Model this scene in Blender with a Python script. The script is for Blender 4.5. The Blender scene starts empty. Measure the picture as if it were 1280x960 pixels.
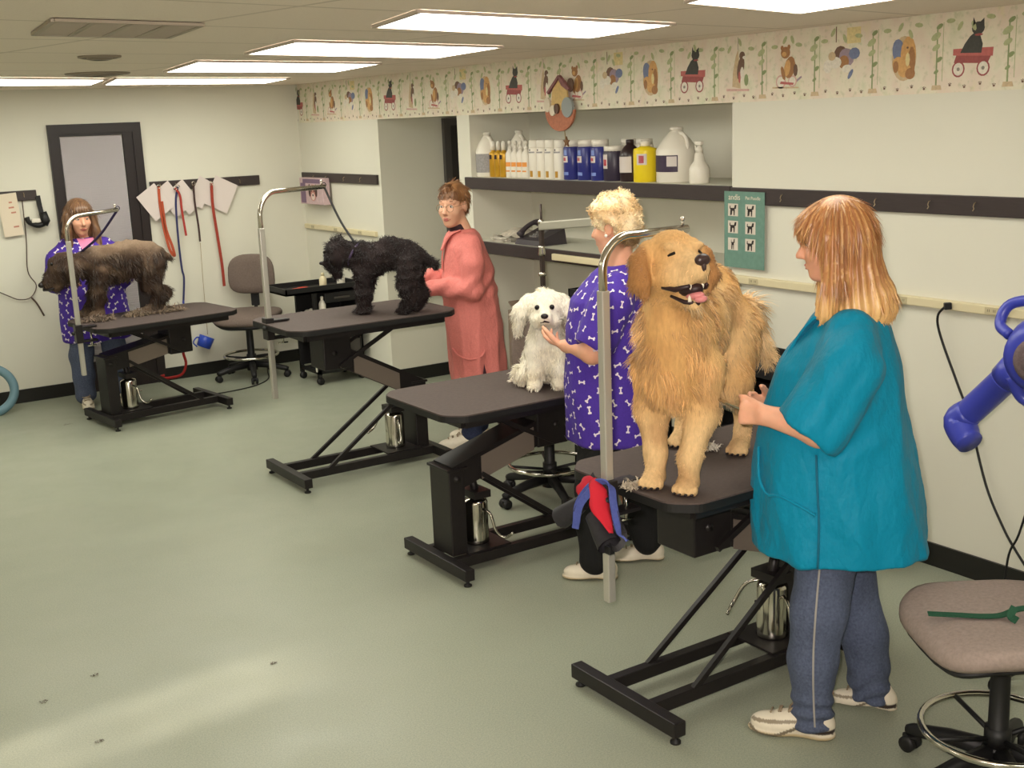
import bpy, math, random
import numpy as np
from mathutils import Vector, Matrix
R0 = random.Random(7)
NR = np.random.default_rng(11)
C = bpy.context.scene.collection
S = bpy.context.scene
def V3(*a): return np.array(a, float)
def nrm(v):
    v = np.asarray(v, float); return v/max(1e-12, np.linalg.norm(v))
# ---------------------------------------------------------------- materials
def srgb(c):
    return tuple((x/12.92 if x <= .04045 else ((x+.055)/1.055)**2.4) for x in (c[0]/255, c[1]/255, c[2]/255))
class NT:
    def __init__(s, name):
        s.m = bpy.data.materials.new(name); s.m.use_nodes = True
        s.t = s.m.node_tree; s.n = s.t.nodes; s.l = s.t.links
        s.b = s.n['Principled BSDF']; s.out = s.n['Material Output']
    def node(s, typ, **kw):
        n = s.n.new(typ)
        for k, v in kw.items():
            if hasattr(n, k): setattr(n, k, v)
        return n
    def link(s, a, b): s.l.new(a, b)
    def math(s, op, a, b=None, c=None):
        n = s.node('ShaderNodeMath', operation=op)
        for i, x in enumerate((a, b, c)):
            if x is None: continue
            if isinstance(x, (int, float)): n.inputs[i].default_value = x
            else: s.link(x, n.inputs[i])
        return n.outputs[0]
    def mix(s, fac, a, b):
        n = s.node('ShaderNodeMix', data_type='RGBA')
        if isinstance(fac, (int, float)): n.inputs[0].default_value = fac
        else: s.link(fac, n.inputs[0])
        for i, x in ((6, a), (7, b)):
            if isinstance(x, tuple): n.inputs[i].default_value = (*x[:3], 1)
            else: s.link(x, n.inputs[i])
        return n.outputs[2]
    def noise(s, scale, detail=3, coord='Object', rough=.55, vec=None, stretch=None):
        if vec is None:
            tc = s.node('ShaderNodeTexCoord'); vec = tc.outputs[coord]
        if stretch:
            mp = s.node('ShaderNodeMapping'); mp.inputs['Scale'].default_value = stretch
            s.link(vec, mp.inputs[0]); vec = mp.outputs[0]
        n = s.node('ShaderNodeTexNoise'); s.link(vec, n.inputs['Vector'])
        n.inputs['Scale'].default_value = scale; n.inputs['Detail'].default_value = detail; n.inputs['Roughness'].default_value = rough
        return n.outputs['Fac']
    def ramp(s, fac, stops):
        r = s.node('ShaderNodeValToRGB'); s.link(fac, r.inputs[0])
        e = r.color_ramp.elements
        while len(e) < len(stops): e.new(.5)
        for i, (p, c) in enumerate(stops):
            e[i].position = p; e[i].color = (*c[:3], 1) if isinstance(c, tuple) else (c, c, c, 1)
        return r.outputs[0]
    def bump(s, h, strength=.3, dist=.01):
        n = s.node('ShaderNodeBump'); n.inputs['Strength'].default_value = strength; n.inputs['Distance'].default_value = dist
        s.link(h, n.inputs['Height']); s.link(n.outputs[0], s.b.inputs['Normal'])
    def col(s, c):
        if isinstance(c, tuple): s.b.inputs['Base Color'].default_value = (*c[:3], 1)
        else: s.link(c, s.b.inputs['Base Color'])
MATS = {}
def mat(name, rgb, rough=.6, metal=0., var=.0, scale=30, bump=0., bscale=60, bdist=.004, spec=.4, attr=None, stretch=None, sheen=0, emit=None):
    if name in MATS: return MATS[name]
    t = NT(name); c = srgb(rgb)
    if attr:
        a = t.node('ShaderNodeAttribute'); a.attribute_name = attr; base = a.outputs['Color']
    else: base = c
    if var:
        f = t.noise(scale, 4, stretch=stretch)
        if attr:
            hs = t.node('ShaderNodeHueSaturation'); t.link(base, hs.inputs['Color'])
            t.link(t.math('MULTIPLY_ADD', f, 2*var, 1-var), hs.inputs['Value']); t.col(hs.outputs[0])
        else:
            t.col(t.ramp(f, [(.25, tuple(x*(1-var) for x in c)), (.75, tuple(min(1, x*(1+var)) for x in c))]))
    else: t.col(base)
    t.b.inputs['Roughness'].default_value = rough; t.b.inputs['Metallic'].default_value = metal
    t.b.inputs['Specular IOR Level'].default_value = spec
    if sheen: t.b.inputs['Sheen Weight'].default_value = sheen
    if bump: t.bump(t.noise(bscale, 4, stretch=stretch), bump, bdist)
    if emit: t.b.inputs['Emission Color'].default_value = (*srgb(emit[0]), 1); t.b.inputs['Emission Strength'].default_value = emit[1]
    MATS[name] = t.m; return t.m
# ---------------------------------------------------------------- mesh builder
class MB:
    def __init__(s): s.v = []; s.f = []; s.m = []; s.sm = []; s.mi = 0
    def add(s, vs, fs, smooth=False, xf=None):
        o = len(s.v)
        for p in vs:
            p = Vector(p)
            s.v.append(tuple(xf @ p) if xf is not None else tuple(p))
        for f in fs: s.f.append(tuple(i+o for i in f)); s.m.append(s.mi); s.sm.append(smooth)
        return s
    def box(s, lo, hi, xf=None, bev=0.):
        x0, y0, z0 = lo; x1, y1, z1 = hi
        if bev <= 0:
            vs = [(x, y, z) for z in (z0, z1) for y in (y0, y1) for x in (x0, x1)]
            return s.add(vs, [(0,2,3,1),(4,5,7,6),(0,1,5,4),(2,6,7,3),(0,4,6,2),(1,3,7,5)], False, xf)
        b = min(bev, (x1-x0)*.49, (y1-y0)*.49, (z1-z0)*.49)
        import bmesh
        bm = bmesh.new(); bmesh.ops.create_cube(bm, size=1)
        for v in bm.verts: v.co = Vector(((x0+x1)/2+v.co.x*(x1-x0), (y0+y1)/2+v.co.y*(y1-y0), (z0+z1)/2+v.co.z*(z1-z0)))
        bmesh.ops.bevel(bm, geom=bm.edges[:], offset=b, segments=2, affect='EDGES', profile=.5)
        bm.verts.index_update()
        s.add([v.co for v in bm.verts], [[v.index for v in f.verts] for f in bm.faces], False, xf); bm.free(); return s
    def bar(s, a, b, w, h, up=(0,0,1), bev=0.):
        a = Vector(a); b = Vector(b); d = (b-a); L = d.length; d.normalize()
        u = Vector(up); x = d.cross(u)
        if x.length < 1e-4: x = d.cross(Vector((1,0,0)))
        x.normalize(); u = x.cross(d)
        M = Matrix(((d.x,x.x,u.x,a.x),(d.y,x.y,u.y,a.y),(d.z,x.z,u.z,a.z),(0,0,0,1)))
        return s.box((0,-w/2,-h/2),(L,w/2,h/2), M, bev)
    def tube(s, pts, r, n=10, cap=True, closed=False):
        P = [Vector(p) for p in pts]; N = len(P); rs = r if hasattr(r, '__len__') else [r]*N
        vs = []; fs = []; ref = None
        for i, p in enumerate(P):
            if closed: t = P[(i+1) % N]-P[i-1]
            else: t = P[min(i+1, N-1)]-P[max(i-1, 0)]
            t.normalize()
            if ref is None:
                ref = t.orthogonal().normalized()
            ref = (ref-t*ref.dot(t)).normalized(); bi = t.cross(ref)
            for k in range(n):
                a = 2*math.pi*k/n; vs.append(p+(ref*math.cos(a)+bi*math.sin(a))*rs[i])
        m = N if closed else N-1
        for i in range(m):
            for k in range(n):
                j = (i+1) % N; fs.append((i*n+k, i*n+(k+1) % n, j*n+(k+1) % n, j*n+k))
        if cap and not closed: fs.append(tuple(range(n-1, -1, -1))); fs.append(tuple((N-1)*n+k for k in range(n)))
        return s.add(vs, fs, True)
    def lathe(s, prof, c=(0,0,0), n=20, axis=(0,0,1), sx=1., sy=1.):
        ax = Vector(axis).normalized()
        q = Vector((0,0,1)).rotation_difference(ax).to_matrix().to_4x4(); M = Matrix.Translation(c) @ q
        vs = []; fs = []
        for r, z in prof:
            for k in range(n):
                a = 2*math.pi*k/n; vs.append((r*math.cos(a)*sx, r*math.sin(a)*sy, z))
        for i in range(len(prof)-1):
            for k in range(n): fs.append((i*n+k, i*n+(k+1) % n, (i+1)*n+(k+1) % n, (i+1)*n+k))
        fs.append(tuple(range(n-1, -1, -1))); fs.append(tuple((len(prof)-1)*n+k for k in range(n)))
        return s.add(vs, fs, True, M)
    def ell(s, c, r, n=12, M=None):
        rr = r if hasattr(r, '__len__') else (r, r, r); m = n//2+1
        vs = []; fs = []
        for i in range(m+1):
            t = math.pi*i/m
            for k in range(n):
                a = 2*math.pi*k/n; vs.append((rr[0]*math.sin(t)*math.cos(a), rr[1]*math.sin(t)*math.sin(a), -rr[2]*math.cos(t)))
        for i in range(m):
            for k in range(n): fs.append((i*n+k, i*n+(k+1) % n, (i+1)*n+(k+1) % n, (i+1)*n+k))
        X = Matrix.Translation(c) if M is None else Matrix.Translation(c) @ M
        return s.add(vs, fs, True, X)
    def prism(s, poly, o, ux, uy, d, bothcaps=True):
        """polygon (2d, ccw) in plane o + x*ux + y*uy, extruded by vector d"""
        o = Vector(o); ux = Vector(ux); uy = Vector(uy); d = Vector(d); n = len(poly)
        vs = [o+ux*x+uy*y for x, y in poly]; vs += [v+d for v in vs]
        fs = [tuple(range(n-1, -1, -1)), tuple(range(n, 2*n))]+[(i, (i+1) % n, n+(i+1) % n, n+i) for i in range(n)]
        if ux.cross(uy).dot(d) < 0: fs = [tuple(reversed(f)) for f in fs]
        return s.add(vs, fs)
    def ribbon(s, pts, w, side, th=.002):
        """flat strap: pts polyline, side = width direction, th = thickness"""
        P = [Vector(p) for p in pts]; sd = Vector(side).normalized(); vs = []; fs = []
        for i, p in enumerate(P):
            t = (P[min(i+1, len(P)-1)]-P[max(i-1, 0)]).normalized()
            x = (sd-t*sd.dot(t))
            x = x.normalized() if x.length > 1e-3 else t.orthogonal().normalized()
            nn = t.cross(x)
            for a, b in ((-1,-1),(1,-1),(1,1),(-1,1)): vs.append(p+x*(a*w/2)+nn*(b*th/2))
        for i in range(len(P)-1):
            for k in range(4): fs.append((i*4+k, i*4+(k+1) % 4, i*4+4+(k+1) % 4, i*4+4+k))
        fs.append((3,2,1,0)); q = (len(P)-1)*4; fs.append((q,q+1,q+2,q+3))
        return s.add(vs, fs, False)
    def build(s, name, mats, parent=None, root=None, label=None, kind=None):
        me = bpy.data.meshes.new(name); me.from_pydata(s.v, [], s.f)
        ms = mats if isinstance(mats, (list, tuple)) else [mats]
        for m in ms: me.materials.append(m)
        me.polygons.foreach_set('material_index', s.m); me.polygons.foreach_set('use_smooth', s.sm)
        me.update()
        return link(bpy.data.objects.new(name, me), parent, label, kind)
def link(o, parent=None, label=None, kind=None):
    C.objects.link(o)
    if parent is not None:
        o.parent = parent
        if parent.type == 'EMPTY':
            o.matrix_parent_inverse = (Matrix.Translation(parent.location) @ parent.rotation_euler.to_matrix().to_4x4()).inverted()
    if label: o['label'] = label
    if kind: o['kind'] = kind
    return o
def tag(o, label, cat, group=None):
    o['label'] = label; o['category'] = cat
    if group: o['group'] = group
    return o
def struct(o): o['kind'] = 'structure'; return o
def thing(name, label, cat, loc=(0,0,0), group=None):
    o = bpy.data.objects.new(name, None); C.objects.link(o); o.location = loc; o.empty_display_size = .05
    return tag(o, label, cat, group)
def arc(c, r, a0, a1, n, u=(1,0,0), v=(0,0,1)):
    c = Vector(c); u = Vector(u); v = Vector(v)
    return [c+u*(r*math.cos(a0+(a1-a0)*i/n))+v*(r*math.sin(a0+(a1-a0)*i/n)) for i in range(n+1)]
def cr(pts, n=6):
    """catmull-rom through pts"""
    P = [np.array(p, float) for p in pts]; P = [2*P[0]-P[1]]+P+[2*P[-1]-P[-2]]; out = []
    for i in range(1, len(P)-2):
        for k in range(n):
            t = k/n; a, b, c, d = P[i-1], P[i], P[i+1], P[i+2]
            out.append(.5*(2*b+(c-a)*t+(2*a-5*b+4*c-d)*t*t+(3*b-a-3*c+d)*t**3))
    out.append(P[-2]); return out
# ---------------------------------------------------------------- implicit (smooth-union) bodies -> one continuous surface
class SDF:
    def __init__(s): s.p = []
    def _add(s, f, lo, hi, k, op): s.p.append((f, np.array(lo, float), np.array(hi, float), k, op)); return s
    def cone(s, a, b, ra, rb, k=.02, op='u', wax=None, ws=1.):
        a = np.array(a, float); b = np.array(b, float); ba = b-a; L2 = max(1e-9, ba@ba); w = None if wax is None else nrm(wax)
        def f(P):
            q = P-a; t = np.clip((q@ba)/L2, 0, 1); d = q-t[..., None]*ba
            if w is not None: d = d-((d@w)*(1-1/ws))[..., None]*w
            return (np.sqrt((d*d).sum(-1))-(ra+t*(rb-ra)))*(min(1, ws) if w is not None else 1)
        m = max(ra, rb)*max(1, ws)
        return s._add(f, np.minimum(a, b)-m, np.maximum(a, b)+m, k, op)
    def ball(s, c, r, k=.02, op='u', F=None):
        """ellipsoid, F = 3 row axes"""
        c = np.array(c, float); r = np.array(r if hasattr(r, '__len__') else (r, r, r), float)
        A = np.eye(3) if F is None else np.array(F, float)
        def f(P):
            q = (P-c)@A.T; k0 = np.sqrt(((q/r)**2).sum(-1)); k1 = np.sqrt(((q/r**2)**2).sum(-1))
            return np.where(k0 < 1e-6, -r.min(), k0*(k0-1)/np.maximum(k1, 1e-9))
        m = r.max(); return s._add(f, c-m, c+m, k, op)
    def chain(s, pts, rs, k=.02, wax=None, ws=1.):
        for i in range(len(pts)-1): s.cone(pts[i], pts[i+1], rs[i], rs[i+1], k, 'u', wax, ws)
        return s
    def loft(s, secs, o, fx, fy, k=.02, fold=None, op='u'):
        """sections (z, cx, cy, rx, ry) stacked on z, axes fx, fy (horizontal); fold(theta, z) scales the radius"""
        z = np.array([q[0] for q in secs]); A = np.array([q[1:] for q in secs], float); o = np.array(o, float); fx = np.array(fx, float); fy = np.array(fy, float)
        if z[0] > z[-1]: z = z[::-1]; A = A[::-1]
        def f(P):
            q = P-o; zz = np.clip(q[..., 2], z[0], z[-1])
            cx, cy, rx, ry = [np.interp(zz, z, A[:, i]) for i in range(4)]
            x = q@fx-cx; y = q@fy-cy; k0 = np.sqrt((x/rx)**2+(y/ry)**2)
            rr = 1.
            if fold is not None: rr = 1+fold(np.arctan2(y/ry, x/rx), zz)
            d = (k0/rr-1)*np.minimum(rx, ry)
            return np.maximum(d, np.maximum(z[0]-q[..., 2], q[..., 2]-z[-1]))
        m = np.abs(A).max()*1.3+np.abs(A[:, :2]).max()
        lo = o+np.array([-m, -m, z[0]]); hi = o+np.array([m, m, z[-1]])
        return s._add(f, lo, hi, k, op)
    def mesh(s, vox, disp=None):
        us = [p for p in s.p if p[4] == 'u']
        lo = np.min([p[1] for p in us], 0)-vox*3; hi = np.max([p[2] for p in us], 0)+vox*3
        n = np.ceil((hi-lo)/vox).astype(int)+1
        F = np.full(n, 10., np.float32)
        ax = [lo[i]+vox*np.arange(n[i]) for i in range(3)]
        for f, l, h, k, op in s.p:
            mg = k+vox*3
            i0 = np.clip(np.floor((l-mg-lo)/vox).astype(int), 0, n); i1 = np.clip(np.ceil((h+mg-lo)/vox).astype(int)+1, 0, n)
            if (i1 <= i0).any(): continue
            sl = tuple(slice(a, b) for a, b in zip(i0, i1))
            P = np.stack(np.meshgrid(*[ax[i][sl[i]] for i in range(3)], indexing='ij'), -1)
            d = f(P); a = F[sl]
            if op == 'u':
                hh = np.maximum(k-np.abs(a-d), 0)/max(k, 1e-6); F[sl] = np.minimum(a, d)-hh*hh*k*.25
            else:
                d = -d; hh = np.maximum(k-np.abs(a-d), 0)/max(k, 1e-6); F[sl] = np.maximum(a, d)+hh*hh*k*.25
        ins = F < 0
        # surface nets
        c = np.stack([ins[dx:n[0]-1+dx, dy:n[1]-1+dy, dz:n[2]-1+dz] for dx in (0,1) for dy in (0,1) for dz in (0,1)], 0).sum(0)
        cells = np.argwhere((c > 0) & (c < 8)); idx = np.full(n-1, -1, np.int32)
        idx[tuple(cells.T)] = np.arange(len(cells))
        cor = [(dx, dy, dz) for dx in (0,1) for dy in (0,1) for dz in (0,1)]
        val = np.stack([F[cells[:, 0]+d[0], cells[:, 1]+d[1], cells[:, 2]+d[2]] for d in cor], 1)
        acc = np.zeros((len(cells), 3)); cnt = np.zeros(len(cells))
        for i in range(8):
            for j in range(i+1, 8):
                di = np.array(cor[i]); dj = np.array(cor[j])
                if np.abs(di-dj).sum() != 1: continue
                m = (val[:, i] < 0) != (val[:, j] < 0); t = val[m, i]/(val[m, i]-val[m, j])
                acc[m] += di+(dj-di)*t[:, None]; cnt[m] += 1
        verts = lo+(cells+acc/cnt[:, None])*vox
        quads = []
        for a in range(3):
            b, cc = (a+1) % 3, (a+2) % 3
            s0 = [slice(None)]*3; s1 = [slice(None)]*3; s0[a] = slice(0, n[a]-1); s1[a] = slice(1, n[a])
            for g in (b, cc): s0[g] = slice(1, n[g]-1); s1[g] = slice(1, n[g]-1)
            A = ins[tuple(s0)]; B = ins[tuple(s1)]
            for flip, e in ((False, A & ~B), (True, ~A & B)):
                q = np.argwhere(e); q[:, b] += 1; q[:, cc] += 1
                def cell(ob, oc):
                    r = q.copy(); r[:, b] += ob; r[:, cc] += oc; return idx[tuple(r.T)]
                Q = np.stack([cell(-1,-1), cell(0,-1), cell(0,0), cell(-1,0)], 1)
                if flip: Q = Q[:, ::-1]
                quads.append(Q)
        Q = np.concatenate(quads)
        return smooth_mesh(verts, Q, 1)
def smooth_mesh(v, Q, it):
    e = np.concatenate([Q[:, [0,1]], Q[:, [1,2]], Q[:, [2,3]], Q[:, [3,0]]]); e = np.concatenate([e, e[:, ::-1]])
    for _ in range(it):
        acc = np.zeros_like(v); np.add.at(acc, e[:, 0], v[e[:, 1]]); c = np.bincount(e[:, 0], minlength=len(v))
        v = v*.5+.5*acc/np.maximum(c, 1)[:, None]
    return v, Q
def vnormals(v, Q):
    fn = np.cross(v[Q[:, 2]]-v[Q[:, 0]], v[Q[:, 3]]-v[Q[:, 1]]); n = np.zeros_like(v)
    for i in range(4): np.add.at(n, Q[:, i], fn)
    return n/np.maximum(1e-12, np.linalg.norm(n, axis=1))[:, None], fn
def npmesh(name, v, Q, mats, parent=None, label=None, kind=None, col=None, uv=None, fmat=None, smooth=True):
    me = bpy.data.meshes.new(name)
    me.vertices.add(len(v)); me.vertices.foreach_set('co', np.asarray(v, np.float32).ravel())
    k = Q.shape[1]; me.loops.add(len(Q)*k); me.loops.foreach_set('vertex_index', np.asarray(Q, np.int32).ravel())
    me.polygons.add(len(Q)); me.polygons.foreach_set('loop_start', np.arange(0, len(Q)*k, k, dtype=np.int32))
    ms = mats if isinstance(mats, (list, tuple)) else [mats]
    for m in ms: me.materials.append(m)
    me.update(calc_edges=True)
    me.polygons.foreach_set('use_smooth', np.full(len(Q), smooth))
    if fmat is not None: me.polygons.foreach_set('material_index', np.asarray(fmat, np.int32))
    if col is not None:
        a = me.color_attributes.new('Col', 'FLOAT_COLOR', 'POINT')
        a.data.foreach_set('color', np.concatenate([col, np.ones((len(v), 1))], 1).astype(np.float32).ravel())
    if uv is not None:
        a = me.attributes.new('pat', 'FLOAT_VECTOR', 'POINT'); a.data.foreach_set('vector', np.asarray(uv, np.float32).ravel())
    me.validate()
    return link(bpy.data.objects.new(name, me), parent, label, kind)
def sdfobj(name, sdf, vox, m, parent=None, colf=None, uvf=None, label=None, dispf=None, it=0):
    v, Q = sdf.mesh(vox)
    if it: v, Q = smooth_mesh(v, Q, it)
    if dispf is not None:
        nn, _ = vnormals(v, Q); v = v+nn*dispf(v, nn)[:, None]
    o = npmesh(name, v, Q, m, parent, label, None, colf(v) if colf else None, uvf(v) if uvf else None)
    return o, v, Q
def fur(name, v, Q, n, flow, length, width, colf, m, parent, lift=.35, mask=None, seg=3, droop=.0, curl=0., seed=1, clump=0, kind='stuff', label=None, jit=.25):
    """strands: n hairs scattered over the quads, flow(P)->dir, length(P)->m, colf(P)->rgb"""
    g = np.random.default_rng(seed); nn, fn = vnormals(v, Q); ar = np.linalg.norm(fn, axis=1)
    if mask is not None: ar = ar*mask(v[Q].mean(1))
    pick = g.choice(len(Q), n, p=ar/ar.sum()); a = g.random((n, 1)); b = g.random((n, 1))
    q = v[Q[pick]]; P = (q[:, 0]*(1-a)+q[:, 1]*a)*(1-b)+(q[:, 3]*(1-a)+q[:, 2]*a)*b
    N = nn[Q[pick, 0]]; D = flow(P); D = D-N*(D*N).sum(1)[:, None]; D = D/np.maximum(1e-6, np.linalg.norm(D, axis=1))[:, None]
    jr = g.normal(0, jit, (n, 3))
    if clump:
        cl = g.normal(0, jit*1.3, (clump, 3)); cp = P[g.integers(0, n, clump)]
        near = np.argmin(((P[:, None, :]-cp[None])**2).sum(-1), 1) if n*clump < 6e7 else np.concatenate([np.argmin(((x[:, None, :]-cp[None])**2).sum(-1), 1) for x in np.array_split(P, 40)])
        jr = jr*.45+cl[near]
    d = D+N*lift+jr; d = d/np.linalg.norm(d, axis=1)[:, None]
    L = (length(P)*g.uniform(.65, 1.15, n))[:, None]
    side = np.cross(d, N+g.normal(0, .5, (n, 3))); side = side/np.maximum(1e-6, np.linalg.norm(side, axis=1))[:, None]
    cur = P-N*.004; rows = []; ph = g.uniform(0, 6.28, (n, 1)); 
    for i in range(seg+1):
        t = i/seg; w = width*(1-t)**.6*g.uniform(.7, 1.2, (n, 1))+.0003
        off = N*np.sin(ph+t*6)*curl*L+side*np.cos(ph+t*6)*curl*L if curl else 0
        rows.append((cur+off-side*w/2, cur+off+side*w/2))
        d = d+D*.25+np.array([0, 0, -droop]); d = d/np.linalg.norm(d, axis=1)[:, None]; cur = cur+d*L/seg
    VV = np.stack([x for r in rows for x in r], 1).reshape(-1, 3); k = 2*(seg+1)
    base = np.arange(n)[:, None]*k
    F = np.concatenate([base+np.array([2*i, 2*i+1, 2*i+3, 2*i+2]) for i in range(seg)])
    c = colf(P)*g.uniform(.72, 1.22, (n, 1))
    if clump: c = c*g.uniform(.74, 1.2, (clump, 1))[near]
    c = np.repeat(np.clip(c, 0, 1), k, axis=0)
    return npmesh(name, VV, F, m, parent, label, kind, c)
def lin(rgb): return np.array(srgb(rgb))
def vnoise(P, s, seed=0):
    """cheap smooth pseudo noise in [-1,1]"""
    g = np.random.default_rng(seed); out = np.zeros(len(P))
    for _ in range(6):
        k = g.normal(0, s, 3); out += np.sin(P@k+g.uniform(0, 6.28))
    return out/3.2
LIGHT = 7.2; FLASH = 36.; SUN = 4.
# ================================================================ SETTING
def m_paint(name, rgb):
    t = NT(name); c = srgb(rgb); f = t.noise(2.2, 3)
    t.col(t.ramp(f, [(.2, tuple(x*.96 for x in c)), (.8, c)])); t.b.inputs['Roughness'].default_value = .55
    t.bump(t.noise(240, 2), .12, .002); MATS[name] = t.m; return t.m
paint = m_paint('wall_paint', (220, 217, 201))
def m_floor():
    t = NT('speckled_vinyl'); n1 = t.noise(420, 2); n2 = t.noise(150, 3); n3 = t.noise(1.3, 4)
    a = t.ramp(n1, [(.36, srgb((122, 132, 116))), (.5, srgb((150, 156, 138))), (.66, srgb((176, 176, 158)))])
    b = t.ramp(n2, [(.38, srgb((122, 136, 122))), (.62, srgb((168, 168, 146)))])
    c = t.mix(.4, a, b); d = t.mix(t.math('MULTIPLY', n3, .2), c, srgb((176, 170, 150)))
    t.col(d); t.b.inputs['Roughness'].default_value = .38; t.b.inputs['Specular IOR Level'].default_value = .35
    r = t.ramp(t.noise(3.5, 4), [(.3, .3), (.75, .48)]); t.link(r, t.b.inputs['Roughness'])
    t.bump(n2, .05, .001); return t.m
def m_ceil():
    t = NT('acoustic_tile'); tc = t.node('ShaderNodeTexCoord'); mp = t.node('ShaderNodeMapping')
    mp.inputs['Rotation'].default_value = (0, 0, -.21); t.link(tc.outputs['Object'], mp.inputs[0])
    br = t.node('ShaderNodeTexBrick'); br.offset = 0.; t.link(mp.outputs[0], br.inputs[0])
    br.inputs['Scale'].default_value = 1.; br.inputs['Brick Width'].default_value = 1.36; br.inputs['Row Height'].default_value = .71
    br.inputs['Mortar Size'].default_value = .012; br.inputs['Mortar Smooth'].default_value = .1
    c = srgb((243, 228, 213)); br.inputs['Color1'].default_value = (*c, 1); br.inputs['Color2'].default_value = (*[x*.97 for x in c], 1)
    br.inputs['Mortar'].default_value = (*srgb((204, 188, 172)), 1)
    n = t.ramp(t.noise(130, 3), [(.3, srgb((222, 206, 190))), (.5, srgb((243, 229, 214)))])
    t.col(t.mix(.3, br.outputs[0], n)); t.b.inputs['Roughness'].default_value = .9; t.bump(t.noise(160, 3), .3, .003); return t.m
dark_trim = mat('brown_black_board', (58, 49, 48), .45, var=.12, scale=14, stretch=(1, 1, 12))
base_m = mat('black_cove_base', (30, 29, 27), .35)
def slab(name, lo, hi, m): b = MB(); b.box(lo, hi); return struct(b.build(name, m))
slab('floor', (-6.4, -11.7, -.06), (1.7, .12, 0), m_floor())
slab('ceiling', (-6.4, -11.7, 2.44), (1.7, .12, 2.52), m_ceil())
ZH, ZN = 2.112, 2.146
HY0, HY1, NY0, NY1, ND, HX = -1.5, -2.69, -2.852, -5.405, .5, .6
b = MB()
b.box((0, HY0, 0), (1.6, .12, 2.44))                                   # far stretch and the return into the hallway
b.box((0, HY1, ZH), (1.6, HY0, 2.44))                                  # over the hallway opening
b.box((0, NY0, 0), (1.6, HY1, 2.44))                                   # pier between hallway and niche
b.box((ND, NY1, 0), (1.6, NY0, 2.44)); b.box((0, NY1, ZN), (ND, NY0, 2.44))
b.box((0, -11.7, 0), (1.6, NY1, 2.44)); struct(b.build('wall_right', paint))
slab('wall_back', (-6.4, 0, 0), (0, .12, 2.44), paint)
WY0, WY1, WZ0, WZ1 = -6.42, -5.98, 1.15, 1.95  # opening added in the unseen wall, sized for the sun patch on the floor
b = MB(); b.box((-6.5, -11.7, 0), (-6.4, WY0, 2.44)); b.box((-6.5, WY1, 0), (-6.4, .12, 2.44)); b.box((-6.5, WY0, 0), (-6.4, WY1, WZ0)); b.box((-6.5, WY0, WZ1), (-6.4, WY1, 2.44)); struct(b.build('wall_left', paint))
wn = thing('added_window_1', 'added unseen window in the left wall, shaped for the sun patch on the floor', 'window', (-6.45, -6.2, WZ0)); wn['kind'] = 'structure'  # added window, its bars break up the sun patch
b = MB(); b.box((-6.47, WY0, WZ0), (-6.43, WY0+.03, WZ1)); b.box((-6.47, WY1-.03, WZ0), (-6.43, WY1, WZ1)); b.box((-6.47, WY0, WZ0), (-6.43, WY1, WZ0+.03)); b.box((-6.47, WY0, WZ1-.03), (-6.43, WY1, WZ1)); b.box((-6.46, -6.225, WZ0), (-6.44, -6.2, WZ1)); b.box((-6.46, WY0, 1.48), (-6.44, WY1, 1.53)); b.box((-6.46, WY0, 1.7), (-6.44, WY1, 1.72)); b.build('added_window_frame', mat('added_window_wood', (220, 214, 200), .5), wn)
slab('wall_front', (-6.4, -11.8, 0), (1.7, -11.7, 2.44), paint)
slab('wall_hallway', (1.6, HY1-.1, 0), (1.7, HY0+.1, 2.44), paint)
b = MB(); b.box((-6.4, -.012, 0), (-2.12, 0, .108)); b.box((-1.41, -.012, 0), (0, 0, .108)); struct(b.build('baseboard_back', base_m))
b = MB(); b.box((-.012, HY0, 0), (0, 0, .108)); b.box((-.012, NY0, 0), (0, HY1, .108)); b.box((-.012, -11.7, 0), (0, NY1, .108))
b.box((-.012, HY0-.012, 0), (1.6, HY0, .108)); b.box((0, HY1, 0), (1.6, HY1+.012, .108)); b.box((ND-.012, NY1, 0), (ND, NY0, .108)); struct(b.build('baseboard_right', base_m))
# ---- door in the back wall: dark frame, pane with closed mini blinds behind
jamb = mat('dark_door_frame', (40, 33, 33), .4)
D0, D1, DT = -2.135, -1.405, 2.168
dr = thing('door_1', 'dark framed door with a full pane and lowered mini blind', 'door', (-1.77, 0, 0)); dr['kind'] = 'structure'
b = MB(); b.box((D0, -.035, 0), (D0+.07, 0, DT)); b.box((D1-.07, -.035, 0), (D1, 0, DT)); b.box((D0+.07, -.035, DT-.075), (D1-.07, 0, DT)); b.build('door_frame', jamb, dr)
b = MB(); b.box((D0+.07, -.02, 0), (D0+.085, -.0, DT-.075)); b.box((D1-.15, -.022, 0), (D1-.07, 0, DT-.075)); b.box((D0+.085, -.02, 0), (D1-.15, 0, .25)); b.box((D0+.085, -.02, DT-.095), (D1-.15, 0, DT-.075)); b.build('door_slab', jamb, dr)
blind = mat('blind_slat', (190, 182, 184), .5)
b = MB(); z = .26
while z < 2.06: b.box((D0+.09, -.0145, z), (D1-.155, -.004, z+.0155)); z += .019
b.box((D0+.09, -.003, .25), (D1-.155, -.0005, 2.07))
b.box((D0+.28, -.016, .26), (D0+.283, -.0145, 2.06)); b.box((D1-.3, -.016, .26), (D1-.297, -.0145, 2.06))
b.build('mini_blind', blind, dr)
gt = NT('door_glass'); gt.b.inputs['Base Color'].default_value = (1, 1, 1, 1); gt.b.inputs['Roughness'].default_value = .03; gt.b.inputs['Transmission Weight'].default_value = 1; gt.b.inputs['IOR'].default_value = 1.05
b = MB(); b.box((D0+.085, -.0195, .25), (D1-.15, -.0175, DT-.095)); b.build('pane', gt.m, dr)
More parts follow.
